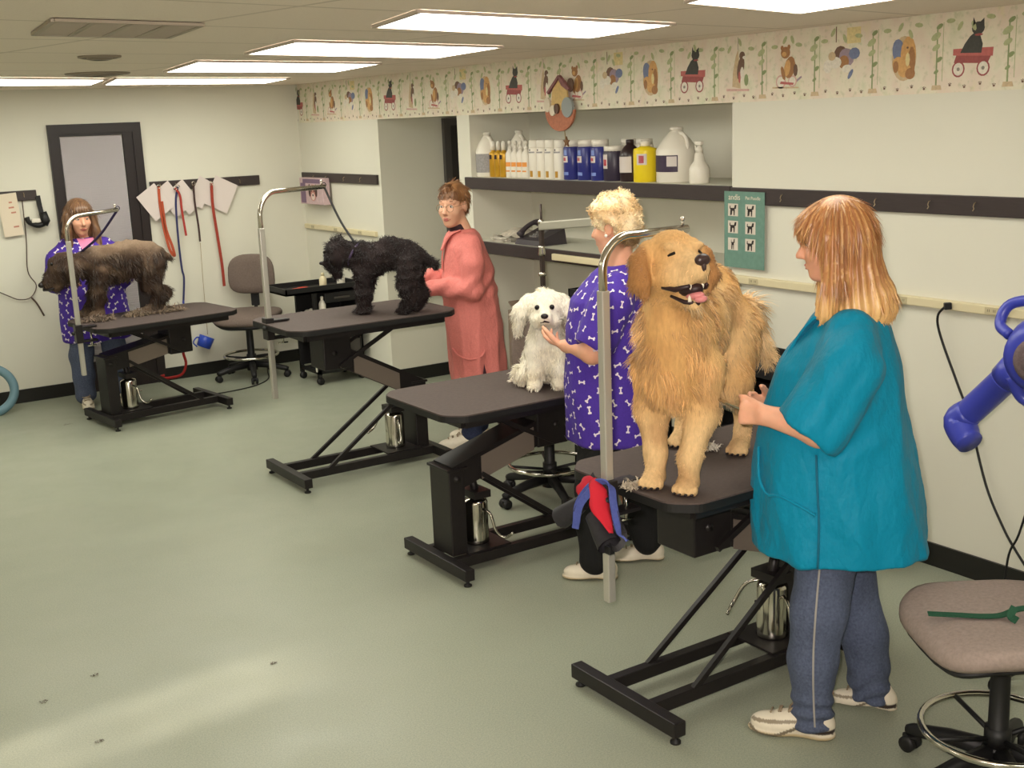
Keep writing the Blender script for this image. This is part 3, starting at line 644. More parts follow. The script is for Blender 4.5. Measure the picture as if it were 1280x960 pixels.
# ---- task stools
fab = mat('grey_brown_upholstery', (112, 98, 90), .95, var=.16, scale=90, bump=.35, bscale=420, bdist=.002)
plas = mat('black_plastic', (24, 23, 24), .5)
def stool(loc, seat_z, yaw, label, ring=True, fabric=None):
    x, y = loc; t = thing('task_chair', label, 'chair', (x, y, 0), 'grey task chairs')
    M = Matrix.Translation((x, y, 0)) @ Matrix.Rotation(yaw, 4, 'Z')
    def xf(mb): mb.v = [tuple(M @ Vector(p)) for p in mb.v]; return mb
    for k in range(5):
        a = k*2*math.pi/5+.3; d = Vector((math.cos(a), math.sin(a), 0)); s = Vector((-d.y, d.x, 0))
        b = MB(); b.tube([d*.03+Vector((0, 0, .12)), d*.16+Vector((0, 0, .105)), d*.29+Vector((0, 0, .075)), d*.31+Vector((0, 0, .068))], [.032, .026, .022, .018], 10); leg = xf(b).build('base_leg', plas, t)
        b = MB(); c = d*.3+Vector((0, 0, .027))
        for q in (-.018, .018): b.lathe([(.012, -.011), (.027, -.009), (.027, .009), (.012, .011)], c+s*q, 14, s)
        b.tube([c+Vector((0, 0, 0)), c+Vector((0, 0, .045))], .008, 8); b.box((c.x-.022, c.y-.022, .035), (c.x+.022, c.y+.022, .056), None, .008); xf(b).build('caster', plas, leg)
    b = MB(); b.lathe([(.045, .07), (.045, .14), (.031, .15), (.029, seat_z-.14), (.03, seat_z-.13)], (0, 0, 0), 18); xf(b).build('column', plas, t)
    b = MB(); b.lathe([(.015, 0), (.015, .07)], (0, 0, seat_z-.14), 12); xf(b).build('gas_spring', chrome, t)
    if ring:
        b = MB(); b.tube(arc((0, 0, .2), .225, 0, 2*math.pi, 40, (1, 0, 0), (0, 1, 0))[:-1], .0115, 10, closed=True); fr = xf(b).build('foot_ring', chrome, t)
        b = MB()
        for k in range(4): a = k*math.pi/2+.2; b.tube([(.03*math.cos(a), .03*math.sin(a), .17), (.22*math.cos(a), .22*math.sin(a), .2)], .008, 8)
        b.lathe([(.04, -.03), (.04, .03)], (0, 0, .175), 14); xf(b).build('ring_spokes', plas, fr)
    # seat: waterfall cushion (front = +x)
    n = 40; vs = []; fs = []
    def outline(k, sc):
        a = 2*math.pi*k/n; cx, cy = math.cos(a), math.sin(a); e = .55
        return (.265*sc*math.copysign(abs(cx)**e, cx), .275*sc*math.copysign(abs(cy)**e, cy)*(1+.06*cx))
    rows = [(.86, -.052), (.95, -.045), (1., -.025), (1., -.005), (.97, .008), (.9, .014), (.6, .012), (.25, .009), (.02, .009)]
    for sc, h in rows:
        for k in range(n):
            px, py = outline(k, sc); vs.append((px, py, seat_z+h-.03*max(0, px-.12)/.12*max(0, px-.12)/.12*(1 if True else 0)))
    for i in range(len(rows)-1):
        for k in range(n): fs.append((i*n+k, i*n+(k+1) % n, (i+1)*n+(k+1) % n, (i+1)*n+k))
    fs.append(tuple(range(n-1, -1, -1))); fs.append(tuple((len(rows)-1)*n+k for k in range(n)))
    b = MB(); b.add(vs, fs, True); xf(b).build('seat', fabric or fab, t)
    b = MB(); vs = [(p[0]*.98, p[1]*.98, p[2]-.022) for p in [(*outline(k, .97), seat_z-.025-.03*(max(0, outline(k, 1)[0]-.12)/.12)**2) for k in range(n)]]
    vs += [(p[0]*.9, p[1]*.9, p[2]-.022) for p in vs]; fs = [(k, n+k, n+(k+1) % n, (k+1) % n) for k in range(n)]+[tuple(range(n, 2*n))[::-1]]+[tuple(range(n))]
    b.add(vs, fs, True); b.box((-.1, -.09, seat_z-.1), (.1, .09, seat_z-.055), None, .008); b.tube([(0, -.08, seat_z-.085), (0, -.2, seat_z-.09)], .006, 8); b.ell((0, -.21, seat_z-.09), (.012, .02, .01), 8)
    xf(b).build('seat_shell', plas, t)
    b = MB(); b.tube(cr([(-.08, 0, seat_z-.07), (-.24, 0, seat_z-.06), (-.29, 0, seat_z+.02), (-.275, 0, seat_z+.25)], 6), .016, 10); b.box((-.3, -.035, seat_z+.02), (-.275, .035, seat_z+.2), None, .006); xf(b).build('back_bracket', plas, t)
    vs = []; fs = []; n = 32
    for (sc, dx) in ((.92, -.012), (1., .004), (1., .022), (.93, .036), (.6, .04), (.02, .036)):
        for k in range(n):
            a = 2*math.pi*k/n; cy, cz = math.cos(a), math.sin(a); e = .62
            yy = .2*sc*math.copysign(abs(cy)**e, cy)*(1-.07*cz); zz = .17*sc*math.copysign(abs(cz)**e, cz)
            vs.append((-.27+dx+.9*yy*yy, yy, seat_z+.3+zz))
    for i in range(5):
        for k in range(n): fs.append((i*n+k, i*n+(k+1) % n, (i+1)*n+(k+1) % n, (i+1)*n+k))
    fs.append(tuple(range(n-1, -1, -1))); fs.append(tuple(5*n+k for k in range(n)))
    b = MB(); b.add(vs, fs, True); xf(b).build('backrest', fabric or fab, t)
    return t
stool((-.78, -.42), .56, -2.2, 'grey task chair by the back wall, between the leashes and the black cart')
stool((-1.385, -7.985), .565, 2.6, 'grey task chair nearest the camera, a green strap lying on its seat', fabric=mat('light_upholstery', (150, 134, 126), .95, var=.14, scale=90, bump=.35, bscale=420, bdist=.002))
stool((-.76, -4.76), .5, -2.2, 'task chair mostly hidden behind the white dog\'s table')
b = MB(); pts = cr([(-1.585, -7.865, .577), (-1.52, -7.925, .575), (-1.47, -7.97, .573), (-1.425, -8.0, .574), (-1.40, -8.04, .6), (-1.36, -8.09, .61), (-1.32, -8.1, .578), (-1.34, -8.05, .57), (-1.28, -8.13, .573), (-1.24, -8.16, .572)], 6)
b.ribbon(pts, .022, (.55, .8, .15), .004); b.ribbon(cr([(-1.405, -8.03, .605), (-1.43, -8.035, .585), (-1.42, -8.05, .572)], 5), .022, (.6, -.6, 0), .004)
b.v = [(x, y, z+.012) for x, y, z in b.v]
tag(b.build('strap', mat('green_webbing', (28, 74, 52), .8, var=.2, scale=200)), 'dark green webbing strap lying on the near chair seat', 'strap')
# ---- rolling carts
def cart(x0, y0, w, d, h, label, tray=.0):
    t = thing('rolling_cart', label, 'cart', (x0+w/2, y0+d/2, 0), 'black rolling carts')
    b = MB()
    for px in (x0, x0+w-.03):
        for py in (y0, y0+d-.03): b.box((px, py, .06), (px+.03, py+.03, h-.03))
    b.box((x0, y0+d-.012, .12), (x0+w, y0+d, h-.04)); b.box((x0+w-.012, y0, .12), (x0+w, y0+d, h-.04)); b.build('frame', plas, t)
    for z in (.09, .36, .55):
        b = MB(); b.box((x0+.004, y0+.004, z), (x0+w-.004, y0+d-.004, z+.015)); b.box((x0, y0, z), (x0+w, y0+.008, z+.035)); b.box((x0, y0, z), (x0+.008, y0+d, z+.035)); b.build('shelf', plas, t)
    b = MB(); b.box((x0+.13, y0-.004, .12), (x0+w-.03, y0+.01, .35), None, .004); b.build('door', mat('grey_plastic', (66, 62, 58), .5), t, label='grey lower door')
    b = MB(); b.box((x0+.1, y0-.006, h-.13), (x0+w-.02, y0+.012, h-.05), None, .006); dr = b.build('drawer', plas, t)
    b = MB(); b.box((x0+.18, y0-.016, h-.1), (x0+w-.1, y0-.006, h-.085), None, .003); b.build('drawer_pull', mat('grey_plastic', (66, 62, 58), .5), dr)
    b = MB(); X0 = x0-tray; b.box((X0, y0-.02, h-.035), (x0+w+.02, y0+d+.02, h-.02)); 
    for lo, hi in (((X0, y0-.02), (x0+w+.02, y0-.008)), ((X0, y0+d+.008), (x0+w+.02, y0+d+.02)), ((X0, y0-.02), (X0+.012, y0+d+.02)), ((x0+w+.008, y0-.02), (x0+w+.02, y0+d+.02))): b.box((*lo, h-.035), (*hi, h+.02))
    b.build('top_tray', plas, t)
    for px in (x0+.02, x0+w-.02):
        for py in (y0+.02, y0+d-.02):
            b = MB(); b.lathe([(.01, -.014), (.03, -.012), (.03, .012), (.01, .014)], (px, py, .031), 14, (0, 1, 0)); b.tube([(px, py, .03), (px, py, .1)], .009, 8); b.build('caster', plas, t)
    return t
cart(-.49, -1.135, .42, .38, .8, 'black rolling cart in the corner behind the black dog\'s table', .24)
cart(-.43, -4.95, .4, .4, 1.1, 'black rolling cart behind the small white dog')
cart(-.5, -6.22, .42, .45, .88, 'black rolling cart behind the golden retriever')
def blob_bottle(name, x, y, z, r, h, m, label, cat, capm=None):
    t = thing(name, label, cat, (x, y, z)); b = MB(); b.lathe([(r*.9, 0), (r, .006), (r, h*.62), (r*.55, h*.78), (r*.4, h*.8), (r*.4, h*.82)], (x, y, z), 16); b.build('body', m, t)
    b = MB(); b.lathe([(r*.46, 0), (r*.46, h*.18), (r*.3, h*.2)], (x, y, z+h*.8), 14); b.build('cap', capm or m, t); return t
wpl = mat('white_plastic', (226, 220, 206), .35)
b = MB(); b.ell((-.52, -1.0, .79), (.07, .03, .018), 12); b.bar((-.6, -.98, .79), (-.45, -1.04, .79), .03, .02, (0, 0, 1), .006); tag(b.build('slicker_brush', mat('red_plastic', (196, 62, 44), .45)), 'red brush on the tray of the corner cart', 'brush')
blob_bottle('spray_bottle', -.36, -1.06, .782, .03, .13, mat('cream_plastic', (214, 202, 166), .45), 'cream bottle on the corner cart beside the red brush', 'bottle')
blob_bottle('spray_bottle', -.2, -1.06, .782, .035, .12, wpl, 'white bottle on the corner cart under the black dog\'s chin', 'bottle')
blob_bottle('spray_bottle', -.4, -1.1, .566, .028, .16, wpl, 'white bottle standing on the shelf inside the corner cart', 'bottle')
b = MB(); b.ell((-.46, -.95, .59), (.035, .03, .02), 10); b.ell((-.44, -.97, .6), (.02, .02, .02), 8); tag(b.build('cloth_wad', wpl), 'crumpled white wad on the cart shelf near the corner', 'cloth')
blob_bottle('spray_bottle', -.47, -1.1, .106, .026, .12, wpl, 'small white bottle on the lowest shelf of the corner cart', 'bottle')
# ---- things on the walls at the left
paperw = mat('white_sheet', (216, 204, 198), .8)
b = MB()
def sheet(cx, cz, w, h, rot, label, y=-.03):
    b = MB(); n = 4; vs = []; fs = []
    for j in range(n+1):
        for i in range(n+1):
            u, v = (i/n-.5)*w, (j/n-.5)*h; x = u*math.cos(rot)-v*math.sin(rot); z = u*math.sin(rot)+v*math.cos(rot)
            vs.append((cx+x, y-.006*math.sin(3.1*u/w+cx*9)*math.cos(2*v/h)-.004, cz+z))
    m = len(vs); vs += [(p[0], p[1]+.0012, p[2]) for p in vs]
    for j in range(n):
        for i in range(n):
            a = j*(n+1)+i; fs.append((a, a+1, a+n+2, a+n+1)); fs.append((m+a+n+1, m+a+n+2, m+a+1, m+a))
    b.add(vs, fs, True); tag(b.build('paper_sheet', paperw), label, 'paper', 'white sheets on the leash board')
sheet(-1.355, 1.515, .19, .25, .6, 'white sheet hung leftmost on the leash board', -.046)
sheet(-1.205, 1.53, .14, .28, .6, 'white sheet second from the left on the leash board', -.034)
sheet(-1.085, 1.54, .15, .26, .62, 'white sheet third from the left on the leash board', -.028)
sheet(-.95, 1.57, .14, .24, -.55, 'narrow white sheet second from the right on the leash board', -.026)
sheet(-.775, 1.54, .21, .26, .42-.9, 'white sheet hung rightmost on the leash board', -.03)
def leash(pts, w, rgb, label, snap=None, mname=None):
    t = thing('leash', label, 'leash', pts[0], 'leashes on the hook board')
    P = cr(pts, 6); b = MB(); b.ribbon(P, w, (1, 0, 0.05), .005); b.build('strap', mat(mname or label[:20], rgb, .7, var=.15, scale=80), t)
    b = MB(); p = Vector(pts[0]); b.tube(arc(p+Vector((0, -.004, .0)), .014, 0, 6.283, 14)[:-1], .003, 6, closed=True); b.build('ring', chrome, t)
    if snap is not None:
        b = MB(); q = Vector(pts[-1]); b.ell(q, (.01, .008, .022), 8); b.build('snap', chrome if snap == 0 else mat('blue_snap', (60, 70, 160), .5), t)
    return t
def yz(L, y=-.06): return [(x, y, z) for x, z in L]
leash(yz([(-1.315, 1.64), (-1.318, 1.5), (-1.305, 1.3), (-1.275, 1.12), (-1.24, 1.06), (-1.25, 1.14), (-1.29, 1.3), (-1.3, 1.52)]), .022, (178, 78, 48), 'doubled orange leash hanging leftmost on the hook board', mname='orange_web')
leash(yz([(-1.18, 1.62), (-1.145, 1.56), (-1.14, 1.42), (-1.125, 1.22)], -.065), .018, (164, 54, 46), 'short red leash over the second white sheet', mname='red_web')
leash(yz([(-1.15, 1.63), (-1.18, 1.5), (-1.19, 1.2), (-1.185, .95), (-1.175, .86), (-1.2, .66)], -.05), .016, (44, 46, 92), 'long dark blue leash hanging almost down to the brown dog\'s table', 1, 'navy_web')
leash(yz([(-1.018, 1.65), (-1.022, 1.5), (-1.01, 1.3), (-1.008, 1.16)]), .016, (66, 46, 44), 'dark brown leash on the hook board above the blue cup string', mname='dark_web')
leash(yz([(-.862, 1.64), (-.868, 1.45), (-.852, 1.2), (-.835, .95), (-.832, .76)]), .024, (152, 56, 40), 'long rust red leash hanging rightmost on the hook board', mname='rust_web')
cup = thing('hanging_cup', 'blue plastic cup hanging on a string below the leash board', 'cup', (-1.06, -.06, .3), None)
b = MB(); q = Matrix.Rotation(.45, 4, 'Y'); b.lathe([(.045, 0), (.06, .005), (.066, .1), (.062, .1), (.055, .012), (.001, .012)], (0, 0, 0), 20); b.v = [tuple(Matrix.Translation((-1.075, -.075, .255)) @ q @ Vector(p)) for p in b.v]; b.build('body', mat('blue_plastic', (46, 74, 178), .35), cup)
b = MB(); b.tube(cr([(-1.008, -.06, 1.15), (-1.012, -.05, .8), (-1.02, -.06, .36)], 6), .0022, 6); b.build('string', mat('beige_string', (160, 140, 100), .8), cup)
b = MB(); b.tube(cr([(-1.13, -.08, .27), (-1.16, -.085, .31), (-1.13, -.085, .35), (-1.1, -.08, .345)], 5), .006, 8); b.build('handle', mat('blue_plastic', (46, 74, 178), .35), cup)
t = thing('wall_box', 'small pink picture box with a dog portrait on the corner board', 'picture box', (-.01, -.34, 1.43))
b = MB(); b.box((-.09, -.6, 1.42), (-.023, -.13, 1.645), None, .004); b.build('box', mat('pink_card', (196, 170, 172), .6, var=.12, scale=30), t)
b = MB(); b.mi = 0
def dogface(b, y, z, x, s, cols=(0, 1, 2)):
    O = (x, y, z)
    def e(ci, cy, cz, ry, rz, o): b.mi = ci; b.prism([(cy*s+ry*s*math.cos(2*math.pi*i/14), cz*s+rz*s*math.sin(2*math.pi*i/14)) for i in range(14)], (x-o*.0006, y, z), (0, -1, 0), (0, 0, 1), (-.0008, 0, 0))
    e(0, 0, 0, .5, .55, 1); e(1, -.5, .15, .18, .42, 2); e(1, .5, .15, .18, .42, 2); e(2, 0, -.25, .28, .24, 2); e(1, 0, -.16, .1, .08, 3); e(1, -.2, .12, .07, .07, 3); e(1, .2, .12, .07, .07, 3)
dogface(b, -.4, 1.52, -.0905, .13); b.mi = 3; b.box((-.0912, -.25, 1.43), (-.0902, -.15, 1.6)); b.box((-.0912, -.55, 1.6), (-.0902, -.2, 1.635))
b.build('printed_front', [mat('print_pinkb', (190, 130, 120), .6), mat('print_dk', (70, 44, 42), .6), mat('print_wh', (220, 200, 190), .6), mat('print_lil', (120, 96, 120), .6)], t)
t = thing('clipper', 'black clipper hanging under the left hook board', 'clipper', (-2.3, -.04, 1.42))
b = MB(); b.ribbon([(-2.268, -.03, 1.63), (-2.262, -.03, 1.55), (-2.25, -.035, 1.44)], .035, (1, 0, 0), .012); b.build('strap', plas, t)
b = MB(); b.tube([(-2.25, -.05, 1.5), (-2.235, -.055, 1.43), (-2.25, -.055, 1.4)], [.03, .034, .026], 12); b.tube(cr([(-2.25, -.055, 1.41), (-2.3, -.055, 1.4), (-2.36, -.055, 1.43), (-2.375, -.055, 1.47)], 5), [.02]*16, 10); b.build('body', plas, t)
b = MB(); b.box((-2.345, -.085, 1.425), (-2.28, -.05, 1.455), None, .005); b.build('blade', wpl, t)
b = MB(); b.tube(cr([(-2.385, -.02, 1.6), (-2.39, -.015, 1.3), (-2.41, -.02, 1.05), (-2.36, -.02, .93), (-2.41, -.02, .84), (-2.5, -.02, .83), (-2.58, -.02, .87), (-2.68, -.02, .93)], 6), .004, 6); b.tube(cr([(-2.41, -.02, .84), (-2.37, -.02, .78), (-2.33, -.025, .68)], 5), .007, 8); tag(b.build('extension_cord', mat('brown_cord', (84, 66, 56), .6)), 'brown forked cord hanging on the back wall at the left edge', 'cord')
b = MB(); o = Vector((-2.5, -.028, 1.5)); b.mi = 0; b.box((-.06, -.003, -.17), (.085, 0, .16), Matrix.Translation(o) @ Matrix.Rotation(-.07, 4, 'Y')); b.mi = 1
for (px, pz, w) in ((.03, .05, .02), (.04, .01, .018), (.04, -.1, .02), (.03, .09, .012)): b.box((px-w, -.0042, pz-.006), (px+w, -.0028, pz+.006), Matrix.Translation(o) @ Matrix.Rotation(-.07, 4, 'Y'))
tag(b.build('notice', [mat('notice_paper', (222, 208, 186), .8), mat('notice_ink', (190, 130, 110), .7)]), 'white paper notice pinned below the left hook board', 'paper')
b = MB(); tc = []
for i in range(60):
    a = 2*math.pi*i/60*1.0; tc.append((-2.865+.19*math.cos(a), -.3+.05*math.sin(a), .195+.17*math.sin(a)))
b.tube(tc, .034, 14, closed=True); tag(b.build('hose_coil', mat('grey_blue_hose', (104, 136, 148), .5)), 'grey blue hose ring standing on the floor at the left edge', 'hose')
b = MB(); b.tube(cr([(-1.47, -.78, .5), (-1.46, -.72, .36), (-1.44, -.7, .26), (-1.48, -.7, .18), (-1.57, -.7, .165), (-1.69, -.7, .175), (-1.62, -.69, .19)], 6), .011, 8); tag(b.build('leash', mat('red_cord', (176, 42, 40), .6)), 'red leash dangling under the brown dog\'s table', 'leash')
b = MB(); b.tube(cr([(-1.42, -.8, .006), (-1.2, -.84, .006), (-.92, -.78, .006), (-.72, -.6, .006), (-.6, -.3, .006), (-.5, -.05, .006)], 6), .005, 6); tag(b.build('extension_cord', plas), 'black cord lying on the floor by the far task chair', 'cord')
# ---- right hand wall: plug cord, dryer, poster
t = thing('extension_cord', 'black cord plugged into the wall strip right of the blue smock', 'cord', (-.02, -6.76, .7))
b = MB(); b.tube(cr([(-.05, -6.76, 1.215), (-.05, -6.722, 1.165), (-.035, -6.73, 1.074), (-.03, -6.823, .874), (-.03, -6.886, .742), (-.03, -6.984, .457), (-.03, -7.071, .298), (-.035, -7.141, .209), (-.04, -7.25, .1), (-.06, -7.4, .012), (-.1, -7.7, .008)], 6), .0055, 8); b.build('cable', plas, t)
b = MB(); b.bar((-.031, -6.775, 1.215), (-.055, -6.755, 1.213), .024, .03, (0, 0, 1), .004); b.build('plug', plas, t)
b = MB(); b.tube(cr([(-.09, -7.132, .012), (-.09, -7.15, .2), (-.09, -7.19, .3), (-.09, -7.24, .5)], 6), .005, 8); tag(b.build('extension_cord', plas), 'short black cord rising from the floor at the right edge', 'cord')
bl = mat('blue_dryer_plastic', (62, 70, 172), .32, spec=.5)
t = thing('stand_dryer', 'blue stand dryer with its nozzle pointing down, cut by the right edge', 'dryer', (-.55, -7.66, 0))
A = Vector((-.6, -7.255, .9)); Bq = Vector((-.6, -7.51, 1.17)); d = (Bq-A).normalized()
b = MB(); b.tube([A+d*.01, A+d*.06, A+d*.24, A+d*.25], [.05, .052, .052, .058], 22); b.tube([A+d*.25, A+d*.33], [.058, .064], 22)
b.tube(cr([A+d*.05, A-d*.01, A+Vector((-.02, -.03, -.055)), A+Vector((-.03, -.06, -.075))], 4), [.052, .055, .057, .06, .062, .062, .06, .058, .056, .054, .052, .05, .05], 22); b.build('nozzle', bl, t)
b = MB(); hc = Vector((-.6, -7.585, 1.2)); b.lathe([(.02, -.1), (.1, -.095), (.13, -.07), (.14, 0), (.13, .07), (.1, .095), (.02, .1)], hc, 26, (1, .35, .1)); b.build('motor_housing', bl, t)
b = MB(); ax = Vector((-1, -.35, -.1)).normalized(); b.lathe([(.085, 0), (.088, .012), (.07, .018)], hc+ax*.094, 24, ax); b.lathe([(.06, 0), (.06, .006), (.001, .008)], hc+ax*.112, 24, ax); b.build('air_intake', mat('mesh_filter', (112, 96, 96), .8, var=.3, scale=160), t)
b = MB(); b.tube(cr([hc+Vector((-.06, .11, .06)), hc+Vector((-.03, .17, .09)), hc+Vector((0, .15, .16)), hc+Vector((.02, .02, .19))], 6), .02, 12); b.build('yoke', bl, t)
b = MB(); b.tube(cr([hc+Vector((-.05, .1, -.09)), hc+Vector((-.02, .07, -.17)), hc+Vector((0, -.02, -.19))], 6), .022, 12); b.build('lower_yoke', bl, t)
b = MB(); b.tube([(-.56, -7.6, 1.26), (-.56, -7.545, 1.5), (-.56, -7.52, 1.75)], [.011, .011, .011], 10); b.build('gas_arm', mat('dark_red_tube', (74, 34, 36), .45), t)
b = MB(); b.tube([(-.54, -7.58, 1.35), (-.54, -7.55, 1.75), (-.54, -7.56, 1.8)], .018, 12); b.tube([(-.55, -7.66, .06), (-.55, -7.66, 1.1)], .017, 12); b.build('stand_pole', bl, t)
for k in range(3):
    a = k*2.094+.9; b = MB(); b.tube([(-.55, -7.66, .09), (-.55+.26*math.cos(a), -7.66+.26*math.sin(a), .05), (-.55+.3*math.cos(a), -7.66+.3*math.sin(a), .03)], .014, 10); b.lathe([(.008, -.012), (.028, -.01), (.028, .01), (.008, .012)], (-.55+.3*math.cos(a), -7.66+.3*math.sin(a), .029), 12, (-math.sin(a), math.cos(a), 0)); b.build('stand_leg', plas, t)
def text(txt, size, loc, m, parent, name='lettering', ext=.0006):
    cu = bpy.data.curves.new('tmp', 'FONT'); cu.body = txt; cu.size = size; cu.extrude = ext; cu.align_x = 'CENTER'
    o = bpy.data.objects.new('tmp', cu); C.objects.link(o); bpy.context.view_layer.update()
    me = bpy.data.meshes.new_from_object(o.evaluated_get(bpy.context.evaluated_depsgraph_get())); bpy.data.objects.remove(o); bpy.data.curves.remove(cu)
    M = Matrix(((0, 0, -1, loc[0]), (-1, 0, 0, loc[1]), (0, 1, 0, loc[2]), (0, 0, 0, 1)))
    me.transform(M); me.materials.clear(); me.materials.append(m); me.name = name
    return link(bpy.data.objects.new(name, me), parent)
t = thing('wall_poster', 'green poster with six small dog pictures pinned under the shelf end', 'poster', (-.03, -5.52, 1.28))
pm = mat('poster_green', (104, 138, 124), .6, var=.1, scale=40); PY0, PY1, PZ0, PZ1 = -5.375, -5.662, 1.275, 1.667
b = MB(); b.box((-.0265, PY1, PZ0), (-.0245, PY0, PZ1)); b.build('sheet', pm, t)
pic = mat('poster_picture', (206, 196, 182), .6); ink = mat('poster_ink', (46, 38, 36), .6)
for r in range(3):
    for c_ in range(2):
        yy = PY0-.026-.073-.0*c_ - (.125*c_) + .035; zz = PZ1-.095-.088*r
        b = MB(); b.mi = 0; b.box((-.0273, yy-.036, zz-.032), (-.0265, yy+.036, zz+.032)); b.mi = 1
        k = 1. if not (r == 2 and c_ == 0) else .55
        def q(poly): b.prism([(px*k, pz) for px, pz in poly], (-.0273, yy, zz), (0, -1, 0), (0, 0, 1), (-.0006, 0, 0))
        q([(-.018, -.004), (.012, -.006), (.014, .01), (-.018, .01)]); q([(.006, .004), (.022, .006), (.026, .026), (.014, .026)]); q([(-.02, -.028), (-.014, -.028), (-.008, .0), (-.018, .004)]); q([(.006, -.028), (.012, -.028), (.014, 0), (.004, 0)]); q([(-.024, .006), (-.018, .004), (-.018, .022), (-.023, .02)]); q([(-.012, -.026), (-.008, -.026), (-.004, 0), (-.012, 0)])
        b.build('picture', [pic, ink], t)
lm = mat('poster_letter', (216, 204, 186), .6)
text('andis', .042, (-.0268, PY0-.073, PZ1-.043), lm, t); text('Pet Poodle', .024, (-.0268, PY0-.205, PZ1-.04), lm, t)
# ---- on the counter
t = thing('telephone', 'dark desk telephone on the niche counter', 'telephone', (.1, -3.5, 1.256))
tel = mat('dark_phone', (62, 56, 60), .4)
b = MB(); b.add([(.02, -3.62, 1.257), (.02, -3.33, 1.257), (.24, -3.33, 1.257), (.24, -3.62, 1.257), (.03, -3.61, 1.29), (.03, -3.34, 1.29), (.23, -3.34, 1.36), (.23, -3.61, 1.36)], [(3, 2, 1, 0), (0, 1, 5, 4), (1, 2, 6, 5), (2, 3, 7, 6), (3, 0, 4, 7), (4, 5, 6, 7)]); b.build('base', tel, t)
b = MB(); b.tube(cr([(.04, -3.36, 1.315), (.09, -3.36, 1.36), (.16, -3.36, 1.39), (.22, -3.36, 1.38)], 4), [.026, .024, .02, .017, .016, .016, .016, .016, .017, .02, .024, .026, .026], 10); b.build('handset', tel, t)
b = MB()
for i in range(4):
    for j in range(3): b.box((.07+i*.028, -3.45-j*.03, 1.306+i*.0095), (.09+i*.028, -3.43-j*.03, 1.316+i*.0105))
b.box((.19, -3.55, 1.35), (.22, -3.42, 1.362)); b.build('keypad', mat('grey_keys', (120, 116, 112), .5), t)
b = MB(); b.mi = 0
for i in range(7):
    a = .2*math.sin(i*2.1); b.box((-.14, -.1, 0), (.14, .1, .004), Matrix.Translation((.16, -3.13, 1.257+i*.0045)) @ Matrix.Rotation(a, 4, 'Z'))
tag(b.build('paper_stack', mat('grey_paper', (196, 190, 176), .8)), 'loose stack of papers on the counter left of the telephone', 'papers')
b = MB(); n = 10; vs = []; fs = []
for j in range(n+1):
    for i in range(n+1):
        u, v = i/n-.5, j/n-.5; vs.append((.2+u*.26, -3.12+v*.3, 1.292+.05*max(0, 1-4*(u*u+v*v))+.008*math.sin(17*u+3)*math.sin(15*v)))
for j in range(n):
    for i in range(n): a = j*(n+1)+i; fs.append((a, a+1, a+n+2, a+n+1))
m = len(vs); vs += [(p[0], p[1], 1.288) for p in vs]; fs += [tuple(m+i for i in reversed(f)) for f in fs[:]]
b.add(vs, fs, True); tag(b.build('open_magazine', mat('magazine_page', (186, 176, 160), .6, var=.35, scale=26)), 'open magazine lying on top of the papers by the telephone', 'magazine')
b = MB(); b.tube(cr([(.3, -3.2, 1.22), (.32, -3.22, 1.0), (.3, -3.19, .85), (.34, -3.25, .7), (.36, -3.3, .62), (.34, -3.22, .45)], 6), .004, 6); tag(b.build('extension_cord', mat('grey_cord', (110, 104, 92), .6)), 'thin cord hanging below the niche counter', 'cord')
b = MB(); b.box((.1, -3.62, .2), (.3, -3.36, .56), None, .02); tag(b.build('bag', mat('dark_bag', (52, 40, 38), .8)), 'dark bag standing in the niche right of the pink smock', 'bag')
b = MB(); b.box((-.02, -.09, -.005), (.1, .09, .005), Matrix.Translation((.1, -3.2, .78)) @ Matrix.Rotation(.7, 4, 'X')); b.box((.08, -3.3, .0), (.16, -3.12, .78)); tag(b.build('bin', mat('taupe_lid', (126, 110, 94), .6)), 'taupe lidded bin in the niche beside the pink smock', 'bin')
# ---- hung muzzles and bandanas at the near table's arm clamp
mz = mat('black_nylon', (36, 34, 38), .6, var=.2, scale=90)
def muzzle(o, d, s, label):
    t = thing('dog_muzzle', label, 'muzzle', o, 'black nylon muzzles on the near clamp'); o = Vector(o); d = Vector(d).normalized()
    b = MB(); b.tube([o, o+d*.05*s, o+d*.1*s, o+d*.15*s], [.034*s, .04*s, .046*s, .05*s], 14, cap=False); b.tube([o+d*.15*s, o+d*.1*s, o+d*.05*s, o], [.047*s, .043*s, .037*s, .031*s], 14, cap=False); b.build('cone', mz, t)
    b = MB(); q = o+d*.15*s; b.ribbon(cr([o+Vector((0, 0, .02)), o+Vector((.03, -.03, .1)), q+Vector((.03, -.04, .05)), q+Vector((0, -.04, -.0)), q], 5), .02, (0, .5, .8), .003); b.build('strap', mz, t)
    b = MB(); b.box((q.x-.012, q.y-.014, q.z-.03), (q.x+.012, q.y+.014, q.z+.0), None, .004); b.build('buckle', plas, t)
muzzle((-2.1, -6.85, .79), (-.2, .75, -.6), .8, 'black muzzle hanging left of the chrome pole on the near table')
muzzle((-2.115, -6.93, .77), (-.1, -.7, -.5), .85, 'black muzzle hanging right of the chrome pole on the near table')
